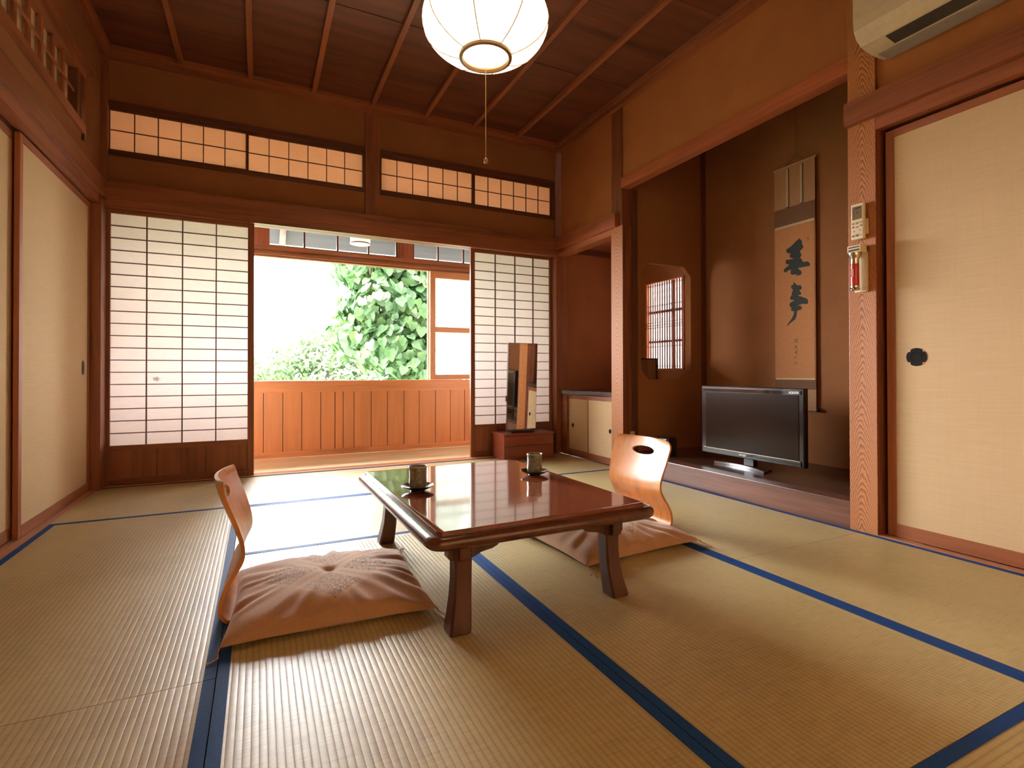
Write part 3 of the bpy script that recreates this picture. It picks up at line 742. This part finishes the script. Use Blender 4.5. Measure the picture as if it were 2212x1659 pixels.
# ------------------------------------------------------------------ cushions
def cushion_mat():
    m, nt, p = new_mat('cushion_cloth')
    tc = N(nt, 'ShaderNodeTexCoord'); sp = N(nt, 'ShaderNodeSeparateXYZ'); L(nt, tc.outputs['Object'], sp.inputs[0])
    x, y = sp.outputs[0], sp.outputs[1]
    u = M(nt, 'MULTIPLY', M(nt, 'ADD', x, y), .7071); v = M(nt, 'MULTIPLY', M(nt, 'SUBTRACT', x, y), .7071)
    au, av = M(nt, 'ABSOLUTE', M(nt, 'SUBTRACT', u, 0)), M(nt, 'ABSOLUTE', v)
    def inside(a, lo, hi): return M(nt, 'MULTIPLY', M(nt, 'GREATER_THAN', a, lo), M(nt, 'LESS_THAN', a, hi))
    patch = M(nt, 'MULTIPLY', inside(au, .026, .155), inside(av, .026, .155))
    frame = M(nt, 'MULTIPLY', inside(au, .010, .171), inside(av, .010, .171))
    fl = M(nt, 'SUBTRACT', frame, patch)
    vor = N(nt, 'ShaderNodeTexVoronoi', feature='DISTANCE_TO_EDGE'); vor.inputs['Scale'].default_value = 75
    L(nt, tc.outputs['Object'], vor.inputs['Vector'])
    wv = noise(nt, coords(nt, (110, 110, 110)), 1, 2)
    scroll = M(nt, 'LESS_THAN', M(nt, 'ABSOLUTE', M(nt, 'SUBTRACT', M(nt, 'ADD', vor.outputs['Distance'], M(nt, 'MULTIPLY', M(nt, 'SUBTRACT', wv, .5), .15)), .1)), .055)
    stripes = M(nt, 'SINE', M(nt, 'MULTIPLY', v, 900))
    base = (.46, .245, .125); lightc = (.62, .36, .18)
    f = noise(nt, coords(nt, (200, 200, 200)), 1, 2)
    col = ramp(nt, f, [(.3, sc3(base, .9)), (.7, sc3(base, 1.1))])
    col = mixc(nt, M(nt, 'MULTIPLY', frame, .6), col, lightc)
    col = mixc(nt, M(nt, 'MULTIPLY', fl, M(nt, 'MULTIPLY', M(nt, 'GREATER_THAN', stripes, .2), .25)), col, (.28, .13, .06))
    col = mixc(nt, M(nt, 'MULTIPLY', patch, M(nt, 'MULTIPLY', scroll, .8)), col, (.09, .045, .03))
    top = M(nt, 'GREATER_THAN', sp.outputs[2], .03)
    L(nt, col, p.inputs['Base Color']); p.inputs['Roughness'].default_value = .85
    p.inputs['Sheen Weight'].default_value = .25; p.inputs['Specular IOR Level'].default_value = .15
    bump(nt, p, f, .2, .001); return m
CUM = cushion_mat()
def cushion(label, loc, rz, w, d, seed, h=.085):
    from mathutils import noise as mn
    root = thing('floor_cushion', label, 'cushion', loc, rz, 'two square floor cushions')
    n = 56; bm = bmesh.new(); T = {}; B = {}
    for i in range(n+1):
        for j in range(n+1):
            u, v = -1+2*i/n, -1+2*j/n
            e = (1-abs(u)**2.2)*(1-abs(v)**2.2)
            pin = 1-.075*(1-abs(v)**2)*0-.0
            x = u*w/2*(1-.055*(1-v*v)); y = v*d/2*(1-.055*(1-u*u))
            q = mn.noise(Vector((u*2.2+seed, v*2.2, 0)))
            rad = math.atan2(v, u); edge = min(1, max(0, max(abs(u), abs(v))*1.6-.5))
            fold = mn.noise(Vector((rad*7+seed, max(abs(u), abs(v))*1.2, 3)))*.016*edge
            z = h*(e**.42)+.010*q*min(1, e*3)+fold*min(1, e*8)
            dim = math.exp(-(u*u+v*v)/.006)*.018
            T[i, j] = bm.verts.new((x, y, .018+max(0, z-dim)*.9))
            zb = .018-.015*min(1, e*6)
            B[i, j] = T[i, j] if (i in (0, n) or j in (0, n)) else bm.verts.new((x, y, zb))
    for i in range(n):
        for j in range(n):
            bm.faces.new((T[i, j], T[i+1, j], T[i+1, j+1], T[i, j+1]))
            q = (B[i, j], B[i, j+1], B[i+1, j+1], B[i+1, j])
            if len(set(q)) > 2: bm.faces.new(q)
    mb = MB(); mb.bm.free(); mb.bm = bm
    obj('cushion_cover', mb, CUM, root, True)
    cord = plain((.45, .2, .11), .8)
    for sx in (-1, 1):
        for sy in (-1, 1):
            x, y = sx*w/2*.99, sy*d/2*.99
            ang = math.atan2(sy, sx)+(.5 if sx*sy > 0 else -.5)
            dx, dy = math.cos(ang), math.sin(ang)
            obj('corner_cord', MB().tube([(x, y, .018), (x+dx*.012, y+dy*.012, .012), (x+dx*.03-dy*.008, y+dy*.03+dx*.008, .005), (x+dx*.05, y+dy*.05, .005), (x+dx*.06+dy*.01, y+dy*.06-dx*.01, .006)], [.003, .0018, .0018, .002, .0028], 6), cord, root, True)
    return root
cushion('brown patterned floor cushion on the chair by the cream doors, its corner over blue edging', (.225, 1.935, .0), R(-2.5), .62, .60, 1.3)
cushion('brown patterned floor cushion behind the table leg, on the chair by the alcove', (1.455, 2.045, .0), R(4), .64, .62, 6.1)

# ------------------------------------------------------------------ ceiling lamp
LX, LY, LZ = .82, 1.93, 2.047
root = thing('pendant_lamp', 'round glowing paper pendant lamp hanging over the table', 'lamp', (LX, LY, LZ))
rx, rzz = .252, .15; cz = rzz*math.sqrt(1-(.1/rx)**2)
prof = []
t0 = math.asin(.1/rx)
for k in range(25):
    a = math.pi-t0-(math.pi-2*t0)*k/24
    prof.append((rx*math.sin(a), cz+rzz*math.cos(a)))
SHD, nt, p = new_mat('lamp_paper')
em = N(nt, 'ShaderNodeEmission'); em.inputs[0].default_value = (1, .69, .38, 1); em.inputs[1].default_value = 7.0
L(nt, em.outputs[0], nt.nodes['Material Output'].inputs[0])
obj('lamp_shade', MB().lathe(prof, n=64, cap0=False, cap1=False), SHD, root, True)
BR = plain((.20, .11, .04), .4)
obj('ring', MB().lathe([(.094, -.010), (.106, -.008), (.108, .008), (.098, .012), (.090, .0), (.094, -.010)], n=48, cap0=False, cap1=False), BR, root, True)
for k in range(8):
    a = R(11+45*k)
    obj('rib', MB().tube([((r+.002)*math.cos(a), (r+.002)*math.sin(a), z) for r, z in prof[::2]], .0022, 5), plain((.35, .22, .12), .5), root)
obj('reflector_plate', MB().lathe([(.01, .21), (.085, .205), (.09, .215), (.01, .22)], n=32), plain((.75, .5, .25), .5), root, True)
obj('bulb', MB().tube([(-.05, -.03, .17), (-.02, -.01, .165)], .016, 12), emit((1, .8, .5), 8), root, True)
obj('ceiling_stem', MB().tube([(0, 0, .215), (0, 0, .6), (0, 0, .95)], .009), plain((.12, .07, .05), .4), root)
s = obj('pull_cord', MB().tube([(0, 0, .2), (0, 0, 0), (0, 0, -.415)], .0014, 6), plain((.62, .42, .2), .7), root)
obj('cord_knob', MB().lathe([(.002, -.432), (.007, -.428), (.009, -.42), (.007, -.412), (.002, -.408)], n=16), plain((.5, .22, .12), .3), s, True)

# ------------------------------------------------------------------ television
root = thing('television', 'black flat television standing on the raised alcove floor', 'television', (2.96, 2.45, .132))
PB = plain((.008, .008, .010), .15, 0, .3)
y0, y1, z0, z1 = 2.04, 2.855, .198, .680
obj('casing', MB().box(2.935, 2.975, y0+.012, y1, z0, z1, .006), PB, root, world=True)
obj('casing_back', MB().box(2.975, 3.04, y0+.1, y1-.1, z0+.05, z1-.08, .02), plain((.02, .02, .022), .5), root, world=True)
sc_ = obj('screen', MB().box(2.932, 2.936, 2.085, 2.812, .240, .638), plain((.018, .009, .006), .16, 0, 0, .2), root, world=True)
bz = plain((.30, .31, .31), .08, .75)
for za, zb in ((.205, .235), (.64, .664)):
    o = obj('bezel_strip', MB().box(2.929, 2.935, 2.07, 2.835, za, zb), plain((.04, .04, .042), .05, .5, .5), root, world=True); o['label'] = 'glossy reflective bezel strip'
o = obj('chrome_edge', MB().box(2.9285, 2.933, 2.075, 2.83, .2365, .2395), plain((.7, .66, .58), .2, .9), root, world=True); o['label'] = 'thin chrome line under the screen'
def wall_text(body, size, x, y, z, mat_, parent, bold=0.0, rot=0):
    t = text_mesh(body, size, .0004, bold)
    # text faces -x : local x -> -y, local y -> z
    m = Matrix(((0, 0, -1, x), (-1, 0, 0, y), (0, 1, 0, z), (0, 0, 0, 1))) @ Matrix.Rotation(rot, 4, 'Z')
    t.xform(m); return obj('lettering', t, mat_, parent, world=True)
WH = plain((.85, .85, .85), .4)
wall_text('SHARP', .019, 2.9283, 2.49, .219, WH, root, .0006)
wall_text('AQUOS', .019, 2.9283, 2.115, .652, WH, root, .0006)
obj('stand_neck', MB().box(2.95, 2.99, 2.42, 2.50, .150, .21, .004), plain((.02, .02, .022), .25), root, world=True)
mb = MB(); ptsA = []
for k in range(17):
    t = -1+2*k/16; yy = 2.502+.222*t; xx = 2.895+.025*t+.05*(1-t*t)
    ptsA.append((xx, yy))
pr = ptsA+[(3.02, 2.66), (3.02, 2.34)]
obj('stand_base', MB().prism([(x+.004, y) for x, y in pr], 'z', .1335, .142), plain((.01, .01, .011), .3), root, world=True)
o = obj('stand_trim', MB().prism(ptsA+[(x+.007, y) for x, y in reversed(ptsA)], 'z', .1335, .149), plain((.5, .51, .53), .3, .9), root, world=True); o['label'] = 'silver curved front edge of the stand'

# black rounded bin in the far corner of the alcove
root = thing('waste_bin', 'small black container on the alcove floor behind the chair back', 'container', (2.85, 3.13, .132))
obj('bin_body', MB().loops([[(x, y, z) for x, y, _ in rrect(a, b, .02, 0)] for z, a, b in ((0, .045, .06), (.02, .05, .065), (.12, .052, .068), (.135, .049, .065))]), plain((.012, .013, .013), .15, 0, .5), root, True)
obj('bin_lid', MB().loops([[(x, y, z) for x, y, _ in rrect(a, b, .02, 0)] for z, a, b in ((.135, .053, .069), (.142, .053, .069), (.148, .045, .06))]), plain((.02, .02, .02), .1, 0, .8), root, True)
o = obj('wall_outlet', MB().box(2.70, 2.745, 3.3925-.004, 3.3925, .262, .302, .0015), plain((.62, .45, .30), .5)); 
o.location = (0, -.008, 0); tag(o, 'small beige plate low on the dark jamb behind the chair back', 'outlet')

# ------------------------------------------------------------------ hanging scroll
root = thing('hanging_scroll', 'tall hanging scroll with black brushed characters on the alcove wall', 'scroll', (3.505, 2.52, .5))
def sheet(name, c, ya, yb, za, zb, x, lab=None, rough=.8):
    mb = MB().box(x, x+.0012, ya, yb, za, zb); o = obj(name, mb, plain(c, rough), root, world=True)
    if lab: o['label'] = lab
    return o
sheet('mounting', (.44, .23, .11), 2.36, 2.68, .515, 2.295, 3.506, 'beige cloth mounting')
sheet('brown_band', (.18, .08, .033), 2.36, 2.68, 1.862, 1.99, 3.5045); sheet('brown_band', (.18, .08, .033), 2.36, 2.68, .655, .728, 3.5045)
sheet('paper', (.52, .22, .075), 2.366, 2.672, .728, 1.86, 3.5035, 'tan writing paper')
sheet('pale_strip', (.62, .46, .28), 2.366, 2.672, 1.845, 1.862, 3.5025); sheet('pale_strip', (.62, .46, .28), 2.366, 2.672, .724, .735, 3.5025)
for yy in (2.571, 2.461):
    o = sheet('hanging_ribbon', (.52, .40, .28), yy-.010, yy+.010, 1.99, 2.275, 3.503)
    r = obj('ribbon_edge', MB().box(3.5015, 3.503, yy-.012, yy-.008, 1.99, 2.275).box(3.5015, 3.503, yy-.013, yy+.008, 1.988, 1.996), plain((.12, .06, .04), .7), root, world=True)
obj('top_rod', MB().tube([(3.508, 2.352, 2.295), (3.508, 2.688, 2.295)], .006), plain((.5, .33, .2), .6), root, world=True)
obj('roller', MB().tube([(3.505, 2.352, .513), (3.505, 2.688, .513)], .011, 12), plain((.45, .3, .2), .6), root, True, world=True)
for a in (2.338, 2.689): 
    o = obj('roller_knob', MB().tube([(3.505, a, .513), (3.505, a+.014, .513)], .013, 14), plain((.01, .01, .01), .15), root, True, world=True); o['label'] = 'black roller knob'
obj('hanging_cord', MB().tube([(3.512, 2.60, 2.297), (3.515, 2.515, 2.36), (3.512, 2.43, 2.297)], .0018, 5).tube([(3.515, 2.515, 2.36), (3.52, 2.515, 2.8)], .0015, 5), plain((.10, .05, .03), .8), root, world=True)
INK = plain((.016, .018, .012), .7)
K1 = [(2.478,1.743),(2.46,1.724),(2.456,1.694),(2.448,1.681),(2.45,1.666),(2.474,1.65),(2.461,1.619),(2.474,1.597),(2.464,1.595),(2.45,1.566),(2.413,1.564),(2.398,1.546),(2.4,1.528),(2.426,1.53),(2.493,1.531),(2.48,1.519),(2.462,1.501),(2.461,1.486),(2.472,1.476),(2.496,1.478),(2.51,1.474),(2.498,1.486),(2.538,1.49),(2.548,1.501),(2.545,1.528),(2.562,1.528),(2.583,1.516),(2.602,1.521),(2.602,1.541),(2.567,1.561),(2.559,1.57),(2.582,1.576),(2.587,1.59),(2.585,1.607),(2.553,1.605),(2.518,1.603),(2.55,1.617),(2.555,1.633),(2.545,1.648),(2.566,1.652),(2.582,1.666),(2.581,1.683),(2.544,1.699),(2.512,1.722)]
K2 = [(2.525,1.436),(2.501,1.411),(2.488,1.404),(2.47,1.404),(2.46,1.388),(2.463,1.374),(2.481,1.369),(2.464,1.345),(2.468,1.336),(2.494,1.332),(2.458,1.318),(2.42,1.299),(2.411,1.274),(2.42,1.262),(2.458,1.267),(2.494,1.26),(2.468,1.254),(2.46,1.236),(2.469,1.228),(2.497,1.224),(2.503,1.186),(2.513,1.162),(2.548,1.141),(2.583,1.115),(2.569,1.138),(2.54,1.17),(2.524,1.202),(2.521,1.224),(2.537,1.223),(2.547,1.234),(2.542,1.251),(2.555,1.26),(2.558,1.277),(2.547,1.29),(2.523,1.297),(2.523,1.303),(2.549,1.309),(2.552,1.325),(2.539,1.343),(2.538,1.365),(2.528,1.378),(2.542,1.393),(2.544,1.412),(2.525,1.417)]
for K in (K1, K2): obj('brushed_character', MB().prism(K, 'x', 3.5030, 3.5034), INK, root, world=True)
SG = [[(2.504,1.024),(2.506,1.011)],[(2.519,1.012),(2.489,1.013)],[(2.514,1.009),(2.525,.991)],[(2.503,1.008),(2.509,.996)],[(2.499,1.006),(2.49,.995)],[(2.51,.994),(2.489,.992)],[(2.51,.977),(2.509,.964)],[(2.519,.962),(2.493,.969)],[(2.509,.964),(2.522,.951)],[(2.503,.969),(2.508,.946)],[(2.506,.946),(2.491,.947)],[(2.511,.933),(2.498,.931)],[(2.515,.925),(2.495,.924)],[(2.499,.929),(2.514,.914)],[(2.513,.922),(2.491,.904)]]
mb = MB()
for (a, b) in SG:
    d = Vector((b[0]-a[0], b[1]-a[1])).normalized(); n_ = Vector((-d.y, d.x))*.0016
    mb.prism([(a[0]+n_.x, a[1]+n_.y), (b[0]+n_.x*.5, b[1]+n_.y*.5), (b[0]-n_.x*.5, b[1]-n_.y*.5), (a[0]-n_.x, a[1]-n_.y)], 'x', 3.5030, 3.5034)
obj('signature', mb, INK, root, world=True)
SEAL = plain((.33, .08, .03), .8)
for (yy, zz, hw_, hh) in ((2.512, .886, .009, .009), (2.512, .845, .009, .010), (2.412, 1.726, .006, .015)):
    mb = MB()
    for a in (-1, 1): mb.box(3.5030, 3.5034, yy+a*hw_-.0012, yy+a*hw_+.0012, zz-hh, zz+hh)
    for a in (-1, -.33, .33, 1): mb.box(3.5030, 3.5034, yy-hw_, yy+hw_, zz+a*hh-.0012, zz+a*hh+.0012)
    o = obj('seal_stamp', mb, SEAL, root, world=True); o['label'] = 'small red seal stamp'

# ------------------------------------------------------------------ dressing chest with mirror
root = thing('dressing_chest', 'low reddish chest with a tall narrow mirror, in front of a paper screen', 'dressing table', (2.19, 4.28, 0))
CH = wood((.24, .05, .022), 'x', .3, .4, 10, .3)
obj('chest_body', MB().box(1.945, 2.445, 4.17, 4.42, .012, .222, .003).box(1.955, 2.435, 4.18, 4.41, .0015, .014), CH, root, world=True)
pr = [(1.935, 4.425), (2.455, 4.425), (2.455, 4.165), (2.40, 4.155), (2.30, 4.149), (2.19, 4.147), (2.08, 4.149), (1.99, 4.155), (1.935, 4.165)]
obj('chest_top', MB().prism(pr, 'z', .223, .238), CH, root, world=True)
for za, zb in ((.128, .216), (.03, .122)):
    obj('drawer', MB().box(1.957, 2.433, 4.163, 4.171, za, zb, .002), CH, root, world=True)
obj('mirror_foot', MB().box(2.04, 2.27, 4.22, 4.29, .239, .258, .003), plain((.03, .012, .01), .3), root, world=True)
mm = MB().box(-.153, .153, -.006, .012, 0, .785, .003)
T_ = Matrix.Translation((2.150, 4.245, .262)) @ Matrix.Rotation(R(3.0), 4, 'Z') @ Matrix.Rotation(R(2.6), 4, 'X')
mf = obj('mirror_frame', mm.xform(T_), plain((.10, .035, .02), .35), root, world=True)
mir = plain((.86, .86, .84), .015, 1)
obj('mirror_glass', MB().box(-.149, .149, -.0075, -.0062, .006, .781).xform(T_), mir, mf, world=True)
obj('mirror_hinge', MB().box(-.166, -.153, -.004, .010, .26, .31, .002).xform(T_), plain((.10, .04, .03), .3), mf, world=True)

# ------------------------------------------------------------------ remote control, torch, air conditioner
XPp = 2.637
CRM = plain((.78, .64, .41), .45)
root = thing('remote_control', 'cream air conditioner remote hanging on the main alcove post', 'remote control', (XPp, 1.541, 1.5))
obj('remote_holder', MB().box(XPp-.012, XPp-.0005, 1.505, 1.577, 1.44, 1.515, .003), CRM, root, world=True)
obj('remote_body', MB().box(XPp-.032, XPp-.012, 1.512, 1.572, 1.418, 1.592, .006), CRM, root, world=True)
o = obj('display', MB().box(XPp-.0328, XPp-.0318, 1.520, 1.564, 1.515, 1.578).box(XPp-.0333, XPp-.0328, 1.556, 1.563, 1.515, 1.578), plain((.22, .15, .09), .2), root, world=True); o['label'] = 'grey brown display'
obj('display_marking', MB().box(XPp-.0334, XPp-.0328, 1.525, 1.55, 1.566, 1.572).box(XPp-.0334, XPp-.0328, 1.533, 1.546, 1.545, 1.549), plain((.03, .02, .02), .4), root, world=True)
BT = {'g': plain((.18, .36, .16), .5), 'r': plain((.55, .2, .12), .5), 'k': plain((.10, .09, .08), .5)}
for (yy, zz, hw_, hh, c) in ((1.560, 1.497, .006, .004, 'r'), (1.542, 1.497, .006, .005, 'g'), (1.523, 1.497, .006, .004, 'r'), (1.560, 1.48, .005, .003, 'k'), (1.523, 1.482, .005, .003, 'k'),
                       (1.542, 1.478, .005, .004, 'r'), (1.556, 1.459, .003, .002, 'k'), (1.528, 1.461, .003, .002, 'k'), (1.560, 1.437, .006, .003, 'k'), (1.542, 1.437, .006, .004, 'k'), (1.525, 1.437, .004, .002, 'r')):
    obj('button', MB().box(XPp-.0335, XPp-.032, yy-hw_, yy+hw_, zz-hh, zz+hh), BT[c], root, world=True)
root = thing('torch_holder', 'cream wall holder gripping the red torch on the main alcove post', 'holder', (XPp, 1.543, 1.28))
obj('holder_back', MB().box(XPp-.016, XPp-.0005, 1.508, 1.566, 1.163, 1.385, .003), CRM, root, world=True)
obj('holder_head', MB().box(XPp-.062, XPp-.0005, 1.508, 1.572, 1.352, 1.386, .003), CRM, root, world=True)
obj('holder_slot', MB().box(XPp-.0635, XPp-.061, 1.515, 1.566, 1.373, 1.379).box(XPp-.0635, XPp-.061, 1.515, 1.566, 1.358, 1.366), plain((.06, .04, .03), .5), root, world=True)
tcx, tcy = XPp-.0465, 1.545
root = thing('torch', 'red torch with chrome ends, clipped below the remote on the main alcove post', 'torch', (tcx, tcy, 1.17))
chrome = plain((.62, .58, .5), .15, .95)
o = obj('torch_head', MB().lathe([(.018, .128), (.018, .148), (.021, .158), (.027, .168), (.029, .178), (.029, .180), (.02, .1805)], n=28), chrome, root, True); o['label'] = 'chrome torch head'
obj('torch_barrel', MB().lathe([(.0185, .022), (.0185, .128)], n=28), plain((.55, .025, .02), .25, 0, .6), root, True)
o = obj('end_cap', MB().lathe([(.016, 0), (.0215, .003), (.0215, .010), (.019, .013), (.0195, .022)], n=16), chrome, root, True); o['label'] = 'chrome end cap'
mb = MB()
for zz in (.092, .079, .066): mb.box(tcx-.0195, tcx-.0178, tcy-.003, tcy+.006, 1.17+zz-.0008, 1.17+zz+.0008).box(tcx-.0195, tcx-.0178, tcy-.003, tcy+.006, 1.17+zz+.0082, 1.17+zz+.0098).box(tcx-.0195, tcx-.0178, tcy-.003, tcy-.0015, 1.17+zz, 1.17+zz+.009).box(tcx-.0195, tcx-.0178, tcy+.0045, tcy+.006, 1.17+zz, 1.17+zz+.009)
obj('lettering', mb, WH, root, world=True)

root = thing('air_conditioner', 'cream wall air conditioner high above the door with the round pull', 'air conditioner', (2.637, 1.0, 2.24))
pr = [(2.636, 2.238), (2.60, 2.232), (2.54, 2.232), (2.50, 2.236), (2.452, 2.246), (2.418, 2.268), (2.400, 2.30), (2.395, 2.34), (2.395, 2.46), (2.41, 2.49), (2.44, 2.50), (2.636, 2.50)]
obj('ac_body', MB().prism(pr, 'y', .62, 1.43), plain((.60, .52, .38), .4), root, world=True)
obj('outlet_louver', MB().prism([(2.53, 2.2295), (2.46, 2.241), (2.461, 2.2445), (2.53, 2.2335)], 'y', .70, 1.33), plain((.05, .045, .04), .5), root, world=True)
obj('bottom_plate', MB().box(2.545, 2.63, .64, 1.41, 2.2285, 2.234), plain((.33, .30, .26), .5), root, world=True)
obj('mounting_plate', MB().box(2.636, 2.655, .70, 1.35, 2.26, 2.46), plain((.5, .5, .48), .5), root, world=True)

# ------------------------------------------------------------------ garden beyond the veranda
g = obj('ground', MB().box(-30, 40, 5.5, 60, -1.7, -1.6), clay((.12, .14, .08))); tag(g, 'pale garden ground beyond the veranda', 'ground', kind='structure')
root = thing('roof_eave', 'dark board underside of the roof eave outside the glass transom', 'eave', (1, 5.8, 2.4), kind='structure')
mb = MB()
mb.prism([(5.33, 2.66), (6.25, 2.19), (6.25, 2.22), (5.33, 2.70)], 'x', -2.0, 4.2)
obj('boarding', mb, wood((.05, .05, .058), 'x', .6, .4, 10), root, world=True)
obj('rafter', MB().prism([(5.33, 2.61), (6.2, 2.165), (6.2, 2.20), (5.33, 2.66)], 'x', .2, .26), wood((.22, .16, .14), 'y', .6), root, world=True)
obj('gutter', MB().tube([(-2, 6.27, 2.20), (4.2, 6.27, 2.20)], .018, 10), plain((.35, .36, .36), .4), root, True, world=True)

def leaf_mat(c, tr=.35):
    m, nt, p = new_mat('leaf')
    f = noise(nt, coords(nt, (3.1, 3.1, 3.1)), 1, 4, .8)
    col = ramp(nt, f, [(.33, sc3(c, .5)), (.5, c), (.68, (c[0]*1.9, c[1]*1.35, c[2]*1.2))])
    d = N(nt, 'ShaderNodeBsdfDiffuse'); t = N(nt, 'ShaderNodeBsdfTranslucent'); mx = N(nt, 'ShaderNodeMixShader')
    gl = N(nt, 'ShaderNodeBsdfGlossy'); gl.inputs['Roughness'].default_value = .45; m2 = N(nt, 'ShaderNodeMixShader'); m2.inputs[0].default_value = .03
    L(nt, col, d.inputs[0]); L(nt, col, t.inputs[0]); mx.inputs[0].default_value = tr
    L(nt, d.outputs[0], mx.inputs[1]); L(nt, t.outputs[0], mx.inputs[2])
    L(nt, mx.outputs[0], m2.inputs[1]); L(nt, gl.outputs[0], m2.inputs[2])
    L(nt, m2.outputs[0], nt.nodes['Material Output'].inputs[0]); return m
HEART = [(0, 0), (.28, -.10), (.46, .10), (.44, .42), (.20, .80), (0, 1.0), (-.20, .80), (-.44, .42), (-.46, .10), (-.28, -.10)]
def leaves(pts, size, shape, droop=.5):
    bm = bmesh.new()
    for (P, nrm) in pts:
        s = size*random.uniform(.6, 1.2)
        nrm = (Vector(nrm)+Vector((random.uniform(-.5, .5), random.uniform(-.5, .5), random.uniform(-.3, .6)))).normalized()
        down = Vector((random.uniform(-.5, .5), random.uniform(-.5, .5), -droop)); t = (down-nrm*down.dot(nrm)).normalized(); b = nrm.cross(t)
        vs = []
        for (a, c) in shape:
            fold = -abs(a)*.25-.12*c*c
            vs.append(bm.verts.new(Vector(P)+b*(a*s)+t*(c*s)+nrm*(fold*-s*.6)))
        c0 = bm.verts.new(Vector(P)+t*(.35*s)-nrm*(.05*s)*0)
        for i in range(len(vs)): bm.faces.new((vs[i], vs[(i+1) % len(vs)], c0))
    mb = MB(); mb.bm.free(); mb.bm = bm; return mb
def crown(blobs, n, jitter=.12, inner=.25):
    out = []
    tot = sum(b[3]*b[4] for b in blobs)
    for (cx, cy, cz_, rx_, rz_) in blobs:
        for _ in range(int(n*rx_*rz_/tot)):
            a = random.uniform(0, 2*math.pi); z = random.uniform(-1, 1); q = math.sqrt(1-z*z)
            d = Vector((q*math.cos(a), q*math.sin(a), z)); k = 1-inner*random.random()**1.5+random.uniform(-jitter, jitter)
            out.append(((cx+d.x*rx_*k, cy+d.y*rx_*k, cz_+d.z*rz_*k), d))
    return out
root = thing('leafy_tree', 'tall leafy green tree close outside the open veranda window', 'tree', (1.75, 7.6, -1.6))
blobs = [(1.45, 7.5, 2.45, .62, .55), (2.0, 7.6, 2.5, .8, .7), (1.55, 7.4, 1.75, .55, .5), (2.15, 7.5, 1.7, .75, .65), (1.30, 7.5, 1.35, .50, .35), (1.75, 7.3, 1.15, .6, .42), (2.3, 7.5, 1.0, .6, .5), (1.95, 7.4, .55, .42, .35), (2.6, 7.7, 1.9, .8, .9), (1.9, 7.7, 3.2, .9, .6)]
obj('foliage', leaves(crown(blobs, 5200), .14, HEART, .9), leaf_mat((.075, .16, .055)), root, world=True)
obj('trunk', MB().tube([(1.98, 7.65, -1.6), (1.95, 7.62, 0), (1.93, 7.6, .9), (2.0, 7.6, 2.4)], [.16, .13, .11, .05], 10).tube([(1.93, 7.6, .9), (1.5, 7.5, 1.7), (1.4, 7.5, 2.4)], [.06, .04, .02], 8).tube([(1.95, 7.6, 1.2), (2.4, 7.6, 1.9)], [.05, .02], 8), wood((.16, .11, .07), 'z', .9), root, True, world=True)
SM = [(0, 0), (.22, .3), (.1, .7), (0, 1), (-.1, .7), (-.22, .3)]
def far_tree(label, x, y, zc, blobs, n, c, size):
    root = thing('garden_tree', label, 'tree', (x, y, -1.6), group='pale trees far beyond the veranda window')
    bl = [(x+a, y+b, zc+cc, rr, rz_) for a, b, cc, rr, rz_ in blobs]
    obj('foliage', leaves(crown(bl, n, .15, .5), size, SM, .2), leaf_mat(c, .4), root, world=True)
    mb = MB().tube([(x, y, -1.6), (x+.05, y, zc-.6), (x+.1, y, zc)], [.14, .10, .05], 8)
    for (a, b, cc, rr, rz_) in bl: mb.tube([(x+.05, y, zc-.5), ((x+a)/2, (y+b)/2, (zc+cc)/2-.1), (a, b, cc)], [.06, .04, .02], 6)
    obj('trunk', mb, wood((.20, .17, .15), 'z', .9), root, True, world=True)
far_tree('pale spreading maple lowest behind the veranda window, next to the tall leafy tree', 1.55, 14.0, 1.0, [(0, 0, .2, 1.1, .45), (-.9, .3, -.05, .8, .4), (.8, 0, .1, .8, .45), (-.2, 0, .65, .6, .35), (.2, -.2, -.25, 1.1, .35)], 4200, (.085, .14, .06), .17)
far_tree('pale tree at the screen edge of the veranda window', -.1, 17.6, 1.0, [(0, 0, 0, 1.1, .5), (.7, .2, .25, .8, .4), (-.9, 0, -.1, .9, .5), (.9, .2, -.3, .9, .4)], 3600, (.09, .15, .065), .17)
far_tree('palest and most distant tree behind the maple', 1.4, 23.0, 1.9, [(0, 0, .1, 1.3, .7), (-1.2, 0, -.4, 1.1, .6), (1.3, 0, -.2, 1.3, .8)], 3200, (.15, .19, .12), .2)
# neighbouring house wall glimpsed through the frosted sash and the lattice
root = thing('neighbour_house', 'pinkish neighbouring house wall outside the lattice window, with an added eave shading it', 'house', (4.8, 4.2, -1.6))
obj('wall', MB().box(4.8, 5.0, 1.0, 7.0, -1.6, 3.2), plain((.42, .34, .32), .9), root, world=True)
obj('roof', MB().prism([(3.62, 2.55), (4.5, 2.25), (4.5, 2.29), (3.62, 2.60)], 'y', 2.5, 5.2), plain((.25, .22, .2), .7), root, world=True)  # eave added over the gap to cut the sky light on this wall
mb = MB()
for k in range(30): mb.box(4.785, 4.80, 1.0, 7.0, -.3+.09*k, -.3+.09*k+.012)
obj('siding', mb, plain((.30, .22, .2), .9), root, world=True)
